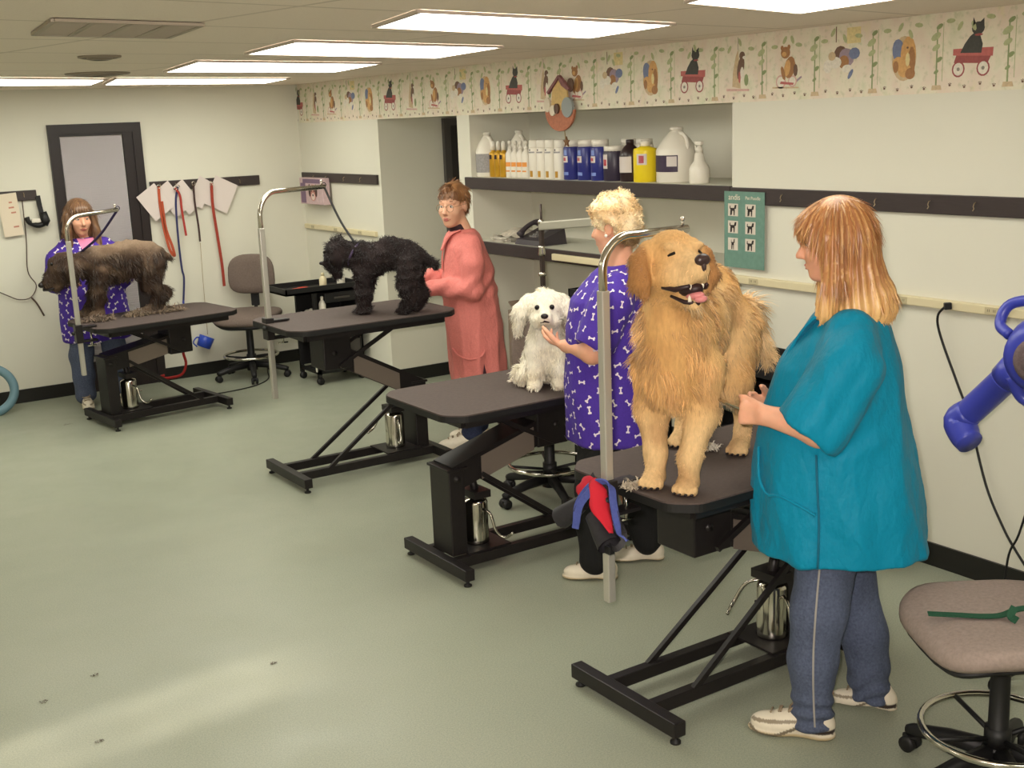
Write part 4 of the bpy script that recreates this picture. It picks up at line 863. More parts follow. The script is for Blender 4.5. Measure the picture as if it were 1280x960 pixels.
def cloth(name, pts, w, rgb, label, cat, side=(0, .7, .5), tw=0):
    P = [np.array(p) for p in cr(pts, 6)]; b = MB(); vs = []; fs = []; m = 10; s = nrm(side)
    for i, p in enumerate(P):
        f = i/(len(P)-1)
        for k in range(m):
            a = 2*math.pi*k/m; ww = w*(.35+.65*math.sin(math.pi*min(1, f*.75+.12)))*(1+.22*math.sin(3*a+f*7))
            vs.append(tuple(p+s*ww*math.cos(a)+np.array([-1, 0, .1])*ww*.45*math.sin(a)))
    for i in range(len(P)-1):
        for k in range(m): fs.append((i*m+k, i*m+(k+1) % m, (i+1)*m+(k+1) % m, (i+1)*m+k))
    fs.append(tuple(range(m-1, -1, -1))); fs.append(tuple((len(P)-1)*m+k for k in range(m)))
    b.add(vs, fs, True); return tag(b.build(name, mat('cloth_'+label[:12], rgb, .85, bump=.3, bscale=80)), label, cat)
cloth('bandana', [(-2.095, -6.95, .875), (-2.125, -6.975, .835), (-2.14, -7.01, .795), (-2.14, -7.035, .77)], .06, (188, 26, 44), 'larger red bandana bunched right of the chrome pole', 'bandana')
cloth('bandana', [(-2.085, -6.895, .88), (-2.1, -6.87, .85), (-2.11, -6.85, .82)], .03, (176, 30, 48), 'smaller red bandana bunched left of the chrome pole', 'bandana')
b = MB(); b.ribbon(cr([(-2.12, -6.84, .72), (-2.12, -6.86, .8), (-2.1, -6.92, .875), (-2.08, -6.98, .88), (-2.1, -7.02, .83), (-2.11, -7.06, .75), (-2.1, -7.09, .72)], 6), .026, (-.4, .3, .5), .006); b.ribbon(cr([(-2.14, -6.86, .71), (-2.14, -6.89, .8), (-2.12, -6.93, .86)], 5), .024, (-.4, .3, .5), .006); tag(b.build('strap', mat('blue_strap', (70, 82, 148), .75, var=.15, scale=90)), 'blue nylon strap tangled with the red bandanas on the near clamp', 'strap')
# ---- nooses
def noose(a, c, rgb, label, r=.006):
    b = MB(); a = np.array(a); c = np.array(c); m = (a+c)/2+np.array([0, 0, -.03]); b.tube(cr([a, m, c], 8), r, 8); b.tube(arc(Vector(a)+Vector((0, 0, .01)), .014, 0, 6.28, 10)[:-1], .003, 6, closed=True)
    tag(b.build('grooming_noose', mat('noose_'+label[:5], rgb, .6)), label, 'leash')
# ================================================================ BOTTLES ON THE SHELF
SZ = 1.692
def lab(b, y, x, r, z0, z1, a0=-1.1, a1=1.1, n=12, mi=1):
    """wrapped label band facing the room"""
    b.mi = mi; vs = []; fs = []
    for i in range(n+1):
        a = math.pi+a0+(a1-a0)*i/n
        for z in (z0, z1): vs.append((x+r*math.cos(a), y+r*math.sin(a), z))
    for i in range(n): fs.append((2*i, 2*i+1, 2*i+3, 2*i+2))
    m = len(vs); vs += [(x+(p[0]-x)*.985, y+(p[1]-y)*.985, p[2]) for p in vs]; fs += [tuple(m+i for i in reversed(f)) for f in fs[:]]
    b.add(vs, fs, True)
W = mat('white_plastic', (226, 220, 206), .35)
inkg = mat('label_grey', (150, 146, 144), .5, var=.2, scale=90); goldp = mat('gold_can', (196, 150, 44), .3, .3); inkd = mat('label_dark', (58, 44, 66), .5, var=.15, scale=60)
orange = mat('label_orange', (226, 150, 70), .5); bluec = mat('blue_can', (44, 48, 120), .3); redl = mat('label_red', (170, 40, 60), .5); yel = mat('yellow_bottle', (232, 206, 36), .35); brown = mat('dark_brown_bottle', (46, 32, 34), .3); pale = mat('label_pale', (206, 196, 190), .5); swo = mat('label_gold_swoosh', (176, 130, 40), .4); skyl = mat('label_light_blue', (120, 140, 200), .5)
def bottle(name, y, r, h, prof, m, label, group, labs=(), cap=None, capm=None, x=.08, capname='cap'):
    t = thing(name, label, 'bottle', (x, y, SZ), group)
    b = MB(); b.lathe([(r*a, h*c) for a, c in prof], (x, y, SZ), 20); ms = [m]
    for z0, z1, lm, a0, a1 in labs:
        ms.append(lm); lab(b, y, x, r*1.012, SZ+z0*h, SZ+z1*h, a0, a1, mi=len(ms)-1)
    b.build('body', ms, t)
    if cap: b = MB(); b.lathe([(r*a, h*c) for a, c in cap], (x, y, SZ), 16); b.build(capname, capm or W, t)
    return t
def gallon(y, x, h, r, lm, label, full=True):
    t = thing('gallon_jug', label, 'jug', (x, y, SZ), 'white gallon jugs'); b = MB()
    b.lathe([(r*.94, 0), (r, .008), (r, h*.58), (r*.93, h*.64), (r*.62, h*.8), (r*.34, h*.91), (r*.28, h*.92), (r*.28, h*.935)], (x, y, SZ), 24); ms = [W, lm, pale]
    if full: lab(b, y, x, r*1.012, SZ+h*.2, SZ+h*.5, -.9, .9, mi=1); lab(b, y, x, r*1.02, SZ+h*.3, SZ+h*.48, .35, .85, mi=2)
    else: lab(b, y, x, r*1.012, SZ+h*.1, SZ+h*.52, -1.3, 1.3, mi=1)
    b.build('body', ms, t)
    b = MB(); b.tube(cr([(x-.01, y-r*.3, SZ+h*.88), (x-.01, y-r*.62, SZ+h*.86), (x-.01, y-r*.86, SZ+h*.74), (x-.01, y-r*.9, SZ+h*.6)], 6), .011, 10); b.build('handle', W, t)
    b = MB(); b.lathe([(r*.33, h*.935), (r*.33, h*.985), (r*.26, h*1.0)], (x, y, SZ), 16); b.build('cap', W, t)
gallon(-2.915, .1, .3, .082, inkg, 'white gallon jug with grey label at the left end of the shelf', False)
gallon(-3.1, .24, .305, .08, inkg, 'white gallon jug standing behind the gold and orange bottles', False)
sp = [(.9, 0), (1, .02), (1, .62), (.85, .68), (.45, .74), (.4, .78)]; spc = [(.46, .77), (.46, .82), (.3, .84), (.3, .9), (.42, .9), (.42, .98), (.2, 1.)]
for i, (y, w) in enumerate(((-3.02, 'leftmost'), (-3.083, 'middle'), (-3.148, 'rightmost'))):
    bottle('spray_bottle', y, .031, .24, [(.9, 0), (1, .02), (1, .62), (.95, .68), (.5, .72), (.45, .76)], goldp, 'gold bottle with white cap, %s of the three gold ones' % w, 'gold bottles', [(.5, .62, brown, -.9, .5)], [(.5, .75), (.5, .93), (.36, 1.)])
for i, y in enumerate((-3.222, -3.287, -3.352, -3.415)):
    bottle('spray_bottle', y, .031, .242, sp, W, 'white pump bottle with orange print, %s' % ('next to the gold bottles', 'second of its four', 'third of its four', 'last of its four before the white cans')[i], 'orange printed bottles', [(.3, .42, orange, -1, 1), (.16, .2, orange, -.8, .8)], spc)
for i, y in enumerate((-3.512, -3.6, -3.69, -3.79)):
    bottle('spray_can', y, .04, .245, [(.96, 0), (1, .01), (1, .78), (.9, .8)], W, 'white spray can with gold swoosh, %s' % ('leftmost of its four', 'second from the left of its four', 'third from the left of its four', 'rightmost, beside the blue cans')[i], 'white spray cans', [(.04, .2, swo, -.1, .5), (.66, .7, inkg, -.9, .9), (.72, .76, inkd, -.15, .15)], [(.94, .8), (.96, .82), (.96, .97), (.86, 1.)])
for i, y in enumerate((-3.922, -4.065, -4.2)):
    bottle('spray_can', y, .058, .242, [(.96, 0), (1, .012), (1, .8), (.92, .83)], bluec, 'blue spray can with white cap, %s' % ('leftmost, under the hanging ark', 'middle of the three blue ones', 'rightmost of the three blue ones')[i], 'blue spray cans', [(.44, .6, pale, -.55, .35), (.48, .56, redl, -.42, .1), (.62, .75, skyl, -.25, .25), (.12, .2, skyl, -.4, .4)], [(.9, .83), (.9, .99), (.8, 1.)])
bottle('shampoo_bottle', -4.335, .066, .205, [(.95, 0), (1, .02), (1, .82), (.92, .86)], mat('dark_violet_bottle', (54, 46, 62), .35), 'white capped bottle with pale label right of the blue cans', None, [(.36, .76, pale, -.9, .2), (.44, .62, redl, -.4, .1)], [(.94, .85), (.94, .99), (.85, 1.)])
bottle('shampoo_bottle', -4.28, .055, .24, [(.95, 0), (1, .02), (1, .82), (.92, .86)], W, 'white bottle in the back row, left of the dark brown bottle', 'back row white bottles', (), [(.9, .85), (.9, .99), (.8, 1.)], None, .24)
bottle('shampoo_bottle', -4.42, .055, .24, [(.95, 0), (1, .02), (1, .82), (.92, .86)], W, 'white bottle in the back row, behind the dark brown bottle', 'back row white bottles', (), [(.9, .85), (.9, .99), (.8, 1.)], None, .24)
bottle('shampoo_bottle', -4.482, .062, .24, [(.95, 0), (1, .02), (1, .6), (.94, .7), (.6, .82), (.36, .88), (.34, .9)], brown, 'dark brown bottle with pale label left of the yellow one', None, [(.22, .6, pale, -1, 1)], [(.38, .89), (.38, .99), (.3, 1.)], brown)
bottle('shampoo_bottle', -4.617, .068, .235, [(.95, 0), (1, .02), (1, .74), (.96, .8), (.5, .84), (.42, .86)], yel, 'yellow bottle with red and white emblem', None, [(.42, .68, pale, .1, 1.), (.46, .64, redl, .3, .75)], [(.4, .85), (.4, .96), (.3, 1.)])
gallon(-4.83, .13, .305, .115, inkd, 'big white gallon jug with dark purple label near the shelf end')
t = thing('spray_bottle', 'white trigger spray bottle at the right end of the shelf', 'bottle', (.08, -5.07, SZ)); y = -5.07
b = MB(); b.lathe([(.052, 0), (.056, .008), (.056, .08), (.046, .1), (.03, .12), (.024, .16), (.016, .17)], (.08, y, SZ), 20); lab(b, y+.01, .08, .0565, SZ+.02, SZ+.07, .3, 1.1, mi=1); b.build('body', [W, inkd], t)
b = MB(); b.lathe([(.02, .165), (.02, .19), (.012, .195), (.012, .205)], (.08, y, SZ), 14); b.bar((.08, y-.022, SZ+.215), (.08, y+.03, SZ+.218), .018, .02, (0, 0, 1), .004); b.tube([(.08, y+.03, SZ+.205), (.08, y+.026, SZ+.175)], .005, 8); b.build('trigger_head', W, t)
# ---- wooden ark ornament hanging in front of the border
t = thing('hanging_ornament', 'painted wooden ark ornament with animals hanging over the bottles', 'ornament', (-.03, -3.97, 1.93))
oy, ox = -3.97, -.032
def disc(b, cy, cz, ry, rz, x, th=.008, n=18, a0=0, a1=2*math.pi): b.prism([(cy+ry*math.cos(a0+(a1-a0)*i/n), cz+rz*math.sin(a0+(a1-a0)*i/n)) for i in range(n+(0 if a1-a0 > 6.2 else 1))], (x, oy, 0), (0, -1, 0), (0, 0, 1), (-th, 0, 0))
b = MB(); disc(b, 0, 2.115, .15, .125, ox, .014, 18, math.pi, 2*math.pi); b.build('hull', mat('ark_rust', (168, 104, 76), .6, var=.2, scale=50), t)
b = MB(); b.prism([(-.1, 2.1), (.08, 2.1), (.075, 2.24), (-.0, 2.3), (-.075, 2.24)], (ox, oy, 0), (0, -1, 0), (0, 0, 1), (-.009, 0, 0)); b.build('house', mat('ark_cream', (202, 170, 110), .6, var=.15, scale=50), t)
b = MB(); b.bar((ox-.008, oy+.12, 2.22), (ox-.008, oy-.0, 2.315), .02, .016, (0, 0, 1)); b.bar((ox-.008, oy, 2.315), (ox-.008, oy-.1, 2.235), .02, .016, (0, 0, 1)); b.prism([(-.02, 2.31), (.05, 2.3), (.075, 2.23), (.02, 2.26)], (ox-.009, oy, 0), (0, -1, 0), (0, 0, 1), (-.003, 0, 0)); b.build('roof', mat('ark_mauve', (138, 92, 92), .6, var=.2, scale=50), t)
b = MB(); disc(b, .085, 2.13, .055, .06, ox-.006, .016); b.build('elephant', mat('ark_grey', (142, 148, 146), .6), t)
b = MB(); disc(b, -.125, 2.15, .03, .045, ox-.006, .012); disc(b, -.06, 2.115, .03, .032, ox-.01, .016); b.build('lamb', mat('ark_white', (214, 202, 180), .6), t)
b = MB(); disc(b, -.02, 2.125, .022, .03, ox-.012, .014); disc(b, .1, 2.26, .03, .04, ox+.004, .008); b.build('bear', mat('ark_brown', (96, 70, 56), .6), t)
b = MB(); b.tube([(ox-.005, oy-.035, 1.99), (ox-.005, oy-.045, 1.93)], .0035, 6); b.build('string', mat('beige_string', (160, 140, 100), .8), t)
b = MB(); b.prism([((.034 if i % 2 == 0 else .016)*math.sin(i*math.pi/5), (.034 if i % 2 == 0 else .016)*math.cos(i*math.pi/5)+1.925) for i in range(10)][::-1], (ox, oy-.05, 0), (0, -1, 0), (0, 0, 1), (-.008, 0, 0)); b.build('star', mat('ark_star', (110, 74, 40), .6), t)
# ================================================================ DOGS
furm = mat('fur', (200, 200, 200), .55, attr='Col', spec=.25, sheen=.15)
skinf = mat('coat_underlayer', (200, 200, 200), .8, attr='Col', var=.3, scale=90, spec=.1, bump=.9, bscale=170, bdist=.006, stretch=(1, 1, .35))
nosem = mat('dog_nose', (34, 27, 28), .3); eyem = mat('dog_eye', (22, 15, 12), .12); mouthm = mat('dog_mouth', (44, 24, 26), .45); tongm = mat('dog_tongue', (208, 130, 130), .35); toothm = mat('tooth', (232, 224, 204), .3)
def frame(O, F):
    O = V3(O[0], O[1], 0); F = nrm(V3(F[0], F[1], 0)); L = V3(-F[1], F[0], 0)
    def W(f, l, z): return O+F*f+L*l+V3(0, 0, z)
    return O, F, L, W
def hframe(d):
    f = nrm(d); l = nrm(np.cross([0, 0, 1], f)); return f, l, np.cross(f, l)
def smoothstep(a, b, x): t = np.clip((x-a)/(b-a), 0, 1); return t*t*(3-2*t)
def mixc(a, b, t): return a*(1-t[:, None])+b*t[:, None]
def paw(s, c, F, L, r=1., toes=True):
    """c = on the table surface under the paw centre"""
    s.ball(c+F*.005*r+V3(0, 0, .026*r), (.042*r, .034*r, .026*r), .015, 'u', [F, L, V3(0, 0, 1)])
    if toes:
        for q in (-.026, -.009, .009, .026): s.ball(c+F*(.043-abs(q)*.35)*r+L*q*r*1.05+V3(0, 0, .017*r), (.02*r, .011*r, .016*r), .004, 'u', [F, L, V3(0, 0, 1)])
# ---------------------------------------------------------------- golden retriever
O, F, L, W = frame((-1.68, -6.94), (-.843, -.537)); Z = V3(0, 0, 1)
g = thing('dog', 'golden retriever standing on the nearest grooming table, mouth open', 'dog', (-1.68, -6.94, .85))
s = SDF()
s.ball(W(.15, 0, 1.31), (.17, .118, .18), .05, 'u', [F, L, Z]); s.ball(W(-.04, 0, 1.35), (.22, .115, .16), .05, 'u', [F, L, Z]); s.ball(W(-.25, .0, 1.375), (.135, .12, .165), .06, 'u', [F, L, Z])
HC = W(.305, .022, 1.61); hf, hl, hu = hframe((-.2, -.95, .13))
def H(a, b, c): return HC+hf*a+hl*b+hu*c
s.cone(W(.17, 0, 1.40), W(.265, .015, 1.52), .125, .088, .05); s.cone(W(.25, 0, 1.40), W(.24, 0, 1.18), .085, .075, .05)
PW = [(.237, -.067), (.272, .059), (-.231, .113), (-.277, -.123)]
for (pf, pl) in PW[:2]:
    sg = 1 if pl > 0 else -1
    s.chain([W(.17, sg*.085, 1.25), W(.19, sg*.085, 1.1), W(pf-.02, pl, .96), W(pf-.015, pl, .89)], [.075, .056, .036, .034], .03); paw(s, W(pf, pl, .85), F, L, 1.15)
for (pf, pl) in PW[2:]:
    sg = 1 if pl > 0 else -1
    s.chain([W(-.26, sg*.08, 1.31), W(-.17, sg*.1, 1.12), W(pf-.09, pl, .99), W(pf-.03, pl, .885)], [.105, .07, .036, .033], .03); paw(s, W(pf, pl, .85), F, L, 1.1)
s.chain([W(-.35, .01, 1.41), W(-.46, .09, 1.34), W(-.52, .15, 1.16)], [.045, .04, .02], .03)
# head
s.ball(H(0, 0, .02), (.098, .086, .088), .03, 'u', [hf, hl, hu]); s.cone(H(.06, 0, -.012), H(.155, 0, -.022), .058, .037, .03); s.ball(H(.02, 0, -.05), (.075, .082, .06), .03, 'u', [hf, hl, hu])
for q in (-1, 1):
    s.ball(H(.05, q*.045, -.03), (.055, .04, .045), .025, 'u', [hf, hl, hu]); s.cone(H(.13, q*.022, -.05), H(.075, q*.04, -.06), .022, .024, .015)
    s.ball(H(.075, q*.04, .052), (.03, .03, .016), .015, 'u', [hf, hl, hu])
    s.chain([H(-.01, q*.075, .055), H(-.005, q*.115, .02), H(.005, q*.122, -.05), H(.012, q*.112, -.085)], [.026, .026, .032, .018], .012, hf, 1.5)
s.cone(H(.03, 0, -.1), H(.125, 0, -.128), .036, .021, .015)
gold = lin((202, 157, 100)); cream_c = lin((222, 190, 142)); dark_c = lin((142, 95, 55)); head_c = lin((206, 162, 106))
def gcol(P):
    q = P-O; f = q@F; l = q@L; z = P[:, 2]; hd = np.linalg.norm(P-HC, axis=1)
    c = np.tile(gold, (len(P), 1)); n = vnoise(P, 22, 3)
    c = mixc(c, cream_c, np.clip(smoothstep(1.2, 1.02, z)*.75+.25*n*0, 0, 1)); c = mixc(c, cream_c, .45*np.clip(vnoise(P, 13, 5), 0, 1)); c = mixc(c, dark_c, .45*np.clip(n, 0, 1))
    c = mixc(c, cream_c*1.05, .8*smoothstep(-.38, -.46, f)); c = mixc(c, head_c, smoothstep(.17, .1, hd)); c = mixc(c, cream_c, .7*smoothstep(.06, .13, (P-HC)@hf)*smoothstep(.24, .18, hd)); ea = np.abs((P-HC)@hl); c = mixc(c, dark_c, .75*smoothstep(.095, .108, ea)*smoothstep(.2, .16, hd))
    return c
gb, gv, gq = sdfobj('body', s, .0075, skinf, g, gcol)
def gflow(P):
    hd = np.linalg.norm(P-HC, axis=1); d = -F*.45-Z*.9+np.zeros_like(P)
    w = smoothstep(.19, .13, hd)[:, None]; hh = -hf*1.+(P-HC)/.12*.4-Z*.15
    return d*(1-w)+hh*w
def glen(P):
    q = P-O; f = q@F; z = P[:, 2]; hd = np.linalg.norm(P-HC, axis=1); a = .042+.03*smoothstep(.1, .28, f)*smoothstep(1.08, 1.25, z)
    a = a*(1-.72*smoothstep(1.28, .93, z)); mz = (P-HC)@hf; a = a*(1-.72*smoothstep(.2, .13, hd))*(1-.5*smoothstep(.02, .1, mz)*smoothstep(.22, .17, hd)); a = a+.05*smoothstep(-.36, -.46, f)
    return a*(1-.75*smoothstep(.9, .87, z))
def gmask(P):
    a = (P-HC); f = a@hf; c = a@hu; m = ~((f > .1) & (c < -.03) & (c > -.12) & (np.abs(a@hl) < .045)); return m*(1-.85*smoothstep(.13, .16, f)*(np.linalg.norm(a, axis=1) < .22))
fur('fur', gv, gq, 34000, gflow, glen, .0036, gcol, furm, g, .26, gmask, 3, .12, .03, 3, 420)
fur('short_fur', gv, gq, 13000, gflow, lambda P: .013+.006*smoothstep(.9, 1., P[:, 2])*smoothstep(1.2, 1.1, P[:, 2]), .0026, gcol, furm, g, .22, lambda P: gmask(P)*np.clip(2.5*smoothstep(.17, .14, np.linalg.norm(P-HC, axis=1))+1.2*smoothstep(1.14, 1.06, P[:, 2]), 0, 3)*(P[:, 2] > .87), 2, .05, 0, 4, 300)
b = MB(); M4 = Matrix([[hf[0], hl[0], hu[0]], [hf[1], hl[1], hu[1]], [hf[2], hl[2], hu[2]]]).to_4x4()
b.ell(H(.186, 0, .006), (.017, .026, .019), 14, M4); b.ell(H(.192, 0, -.014), (.008, .008, .016), 10, M4); b.build('nose', mat('brown_nose', (58, 42, 40), .35), g)
b = MB(); b.ell(H(.1, 0, -.08), (.058, .034, .026), 14, M4)
for q in (-1, 1): b.tube([H(.15, q*.03, -.07), H(.1, q*.052, -.078), H(.055, q*.066, -.066), H(.03, q*.07, -.05)], [.006, .009, .011, .007], 8)
b.tube([H(.06, -.046, -.098), H(.115, -.032, -.118), H(.142, 0, -.125), H(.115, .032, -.118), H(.06, .046, -.098)], [.005, .007, .008, .007, .005], 8); b.build('mouth', mouthm, g)
b = MB(); b.ell(H(.125, 0, -.1), (.045, .024, .014), 12, M4); b.ell(H(.152, .004, -.112), (.02, .022, .012), 12, M4); b.build('tongue', tongm, g)
b = MB()
for q in (-1, 1): b.lathe([(.006, 0), (.005, .012), (.001, .02)], H(.135, q*.024, -.118), 8, hu); b.lathe([(.005, 0), (.004, .01), (.001, .016)], H(.14, q*.022, -.066), 8, -hu)
for q in (-.012, -.004, .004, .012): b.lathe([(.004, 0), (.003, .006), (.001, .008)], H(.146, q, -.119), 6, hu)
b.build('teeth', toothm, g, kind=None)
for q in (-1, 1):
    b = MB(); b.tube([H(.086, q*.028, .03), H(.092, q*.042, .034), H(.082, q*.06, .026)], [.003, .0065, .003], 8); b.build('eye', eyem, g)
for (pf, pl) in PW:
    b = MB()
    for q in (-.03, -.0105, .0105, .03): c = W(pf, pl, .85)+F*(.071-abs(q)*.3)+L*q+Z*.012; b.ell(c, (.008, .005, .005), 8)
    b.build('claws', nosem, g)
# ---------------------------------------------------------------- black curly dog
O2, F2, L2, W2 = frame((-1.11, -3.61), (-.68, .73)); g = thing('dog', 'black curly dog standing on the raised table, head to the left', 'dog', (-1.11, -3.61, .96))
s = SDF(); s.ball(W2(.1, 0, 1.275), (.12, .085, .1), .04, 'u', [F2, L2, Z]); s.ball(W2(-.05, 0, 1.315), (.14, .08, .1), .04, 'u', [F2, L2, Z]); s.ball(W2(-.165, 0, 1.285), (.085, .08, .095), .04, 'u', [F2, L2, Z])
s.cone(W2(.14, 0, 1.3), W2(.235, .01, 1.33), .085, .068, .03); HB = W2(.285, .02, 1.325); s.ball(HB, (.085, .075, .085), .03)
s.cone(HB+V3(0, 0, -.01), W2(.35, .03, 1.262), .06, .034, .03); s.cone(W2(.32, .02, 1.28), W2(.3, .03, 1.2), .045, .032, .03)
for q in (-1, 1): s.chain([HB+L2*q*.065+Z*.04, HB+L2*q*.09-F2*.02-Z*.03, HB+L2*q*.088-F2*.025-Z*.08], [.028, .034, .022], .02)
for pf, q, ht in ((.125, 1, 1.2), (.16, -1, 1.2)): s.chain([W2(.125, q*.05, ht), W2(pf, q*.06, 1.08), W2(pf+.005, q*.06, .99)], [.055, .044, .036], .03); s.ball(W2(pf+.02, q*.06, .985), (.045, .035, .024), .02, 'u', [F2, L2, Z])
for pf, q in ((-.125, 1), (-.16, -1)): s.chain([W2(-.17, q*.045, 1.25), W2(-.15, q*.06, 1.13), W2(pf-.035, q*.06, 1.06), W2(pf-.01, q*.06, .99)], [.075, .055, .042, .036], .03); s.ball(W2(pf+.015, q*.06, .985), (.042, .034, .024), .02, 'u', [F2, L2, Z])
s.cone(W2(-.23, 0, 1.3), W2(-.31, .0, 1.245), .032, .03, .03)
blk = lin((42, 34, 34))
def bcol(P): return np.tile(blk, (len(P), 1))*(1+.35*vnoise(P, 40, 2))[:, None]
ob, bv, bq = sdfobj('body', s, .0085, skinf, g, bcol, dispf=lambda v, n: .006*vnoise(v, 70, 4))
fur('fur', bv, bq, 11000, lambda P: -F2*.5-Z*.5+np.sin(P*60)*.8, lambda P: .028+.03*smoothstep(1.36, 1.42, P[:, 2])*smoothstep(.2, .26, (P-O2)@F2), .0042, bcol, furm, g, .9, None, 3, .05, .12, 5, 200, jit=.5)
b = MB(); b.ell(W2(.392, .032, 1.268), (.016, .016, .012), 10); b.build('nose', nosem, g)
for q in (-1, 1): b = MB(); b.ell(HB+F2*.075+L2*q*.038+Z*.012, .009, 8); b.build('eye', eyem, g)
b = MB(); P = [W2(.185, 0, 1.315)+L2*.082*math.cos(a)+(Z*.8-F2*.4)*.085*math.sin(a) for a in [i*6.283/24 for i in range(24)]]; b.tube(P, .007, 6, closed=True); b.build('collar', mat('violet_collar', (74, 60, 90), .6), g)
noose(be, W2(.17, .03, 1.385), (26, 24, 26), 'black noose strap from the pole end to the black curly dog', .007)
# ---------------------------------------------------------------- small white dog
wo = V3(-1.205, -5.4, 0); O3, F3, L3, W3 = frame(wo, (-.6, -.8)); g = thing('dog', 'small fluffy white dog sitting on its table, chin held by a hand', 'dog', (wo[0], wo[1], .82))
s = SDF(); s.ball(W3(0, 0, 1.0), (.09, .095, .13), .04, 'u', [F3, L3, Z]); s.ball(W3(-.08, 0, .93), (.13, .12, .11), .05, 'u', [F3, L3, Z]); s.cone(W3(.02, 0, 1.06), W3(.05, .0, 1.16), .08, .07, .03)
HWc = W3(.06, .0, 1.21); s.ball(HWc, (.088, .092, .085), .03, 'u', [F3, L3, Z]); s.cone(HWc+F3*.05-Z*.03, HWc+F3*.105-Z*.035, .05, .034, .025)
for q in (-1, 1):
    s.ball(HWc+F3*.07+L3*q*.035-Z*.055, (.035, .035, .035), .025)
    s.chain([HWc+L3*q*.078+Z*.035, HWc+L3*q*.118-Z*.02, HWc+L3*q*.128-Z*.1], [.03, .036, .024], .015, F3, 1.4)
    s.chain([W3(.05, q*.055, 1.0), W3(.075, q*.058, .9), W3(.08, q*.06, .86)], [.05, .04, .038], .03); s.ball(W3(.1, q*.06, .845), (.045, .036, .025), .02, 'u', [F3, L3, Z])
    s.ball(W3(-.03, q*.12, .87), (.09, .05, .05), .03, 'u', [F3, L3, Z])
wht = lin((236, 230, 212)); wsh = lin((222, 208, 178))
def wcol(P): return mixc(np.tile(wht, (len(P), 1)), wsh, np.clip(.35*vnoise(P, 24, 6)+.5*smoothstep(.95, .85, P[:, 2])+.5*smoothstep(.06, .02, np.linalg.norm(P-(HWc+F3*.1-Z*.085), axis=1)), 0, .9))
ow, wv, wq = sdfobj('body', s, .0075, skinf, g, wcol, dispf=lambda v, n: .003*vnoise(v, 80, 4))
fur('fur', wv, wq, 12000, lambda P: -Z*1.+(P-HWc)*2*smoothstep(.14, .1, np.linalg.norm(P-HWc, axis=1))[:, None]+np.sin(P*70)*.3, lambda P: .026+.012*smoothstep(.1, .12, np.abs((P-HWc)@L3))-.014*smoothstep(.05, .1, (P-HWc)@F3)*(P[:, 2] > 1.12), .0042, wcol, furm, g, .5, lambda P: 1.-.97*((((P-HWc)@F3) > .06) & (np.minimum(np.linalg.norm(P-HWc-F3*.085-L3*.034-Z*.012, axis=1), np.linalg.norm(P-HWc-F3*.085+L3*.034-Z*.012, axis=1)) < .022)), 3, .15, .06, 8, 160, jit=.35)
b = MB(); b.ell(HWc+F3*.144-Z*.02, (.013, .018, .013), 12, Matrix([[F3[0], L3[0], 0], [F3[1], L3[1], 0], [0, 0, 1]]).to_4x4()); b.build('nose', nosem, g)
for q in (-1, 1): b = MB(); b.ell(HWc+F3*.086+L3*q*.034+Z*.012, .0125, 10); b.build('eye', eyem, g)
b = MB(); b.tube([HWc+F3*.128+L3*.02-Z*.052, HWc+F3*.137-Z*.046, HWc+F3*.128-L3*.02-Z*.052], [.003, .005, .003], 6); b.build('mouth', mouthm, g)
# ---------------------------------------------------------------- shaggy brown dog far left
O4, F4, L4, W4 = frame((-1.95, -1.0), (-1, .1)); g = thing('dog', 'shaggy brown dog with clipped back on the table farthest left', 'dog', (-1.95, -1.0, .755))
s = SDF(); s.ball(W4(.14, 0, 1.135), (.15, .1, .15), .05, 'u', [F4, L4, Z]); s.ball(W4(-.05, 0, 1.165), (.2, .1, .145), .05, 'u', [F4, L4, Z]); s.ball(W4(-.2, 0, 1.14), (.13, .1, .15), .05, 'u', [F4, L4, Z])
s.cone(W4(.2, 0, 1.17), W4(.33, .02, 1.15), .1, .085, .04); HL = W4(.4, .02, 1.165); s.ball(HL, (.115, .085, .095), .03, 'u', [F4, L4, Z]); s.cone(HL+F4*.04-Z*.03, W4(.535, .02, 1.045), .07, .042, .03); s.cone(HL-Z*.06, W4(.47, .02, 1.02), .06, .04, .03)
for q in (-1, 1): s.chain([HL+L4*q*.075+Z*.04-F4*.02, HL+L4*q*.1-F4*.035-Z*.04, HL+L4*q*.1-F4*.04-Z*.11], [.03, .042, .026], .015, F4, 1.4)
for pf, q in ((.2, 1), (.26, -1)): s.chain([W4(.16, q*.06, 1.08), W4(.19, q*.065, .93), W4(pf, q*.065, .81)], [.07, .048, .036], .03); s.ball(W4(pf+.02, q*.065, .787), (.055, .042, .032), .02, 'u', [F4, L4, Z])
for pf, q in ((-.17, 1), (-.25, -1)): s.chain([W4(-.21, q*.06, 1.1), W4(-.2, q*.07, .96), W4(pf-.07, q*.07, .88), W4(pf-.02, q*.07, .81)], [.095, .065, .042, .038], .03); s.ball(W4(pf+.02, q*.07, .787), (.05, .042, .03), .02, 'u', [F4, L4, Z])
s.cone(W4(-.3, 0, 1.2), W4(-.35, 0, 1.16), .03, .022, .03)
bd = lin((62, 48, 40)); bt = lin((128, 108, 90)); bp = lin((104, 84, 68))
def lcol(P):
    q = P-O4; f = q@F4; c = np.tile(bd, (len(P), 1)); c = mixc(c, bt, smoothstep(1.17, 1.28, P[:, 2]+.02*vnoise(P, 14, 2))*smoothstep(.3, .12, f)); c = mixc(c, bp, np.clip(vnoise(P, 22, 9)*1.3-.15, 0, 1)*.8); return mixc(c, bt, .7*smoothstep(.84, .78, P[:, 2]))
ol, lv, lq = sdfobj('body', s, .01, skinf, g, lcol, dispf=lambda v, n: .006*vnoise(v, 50, 4))
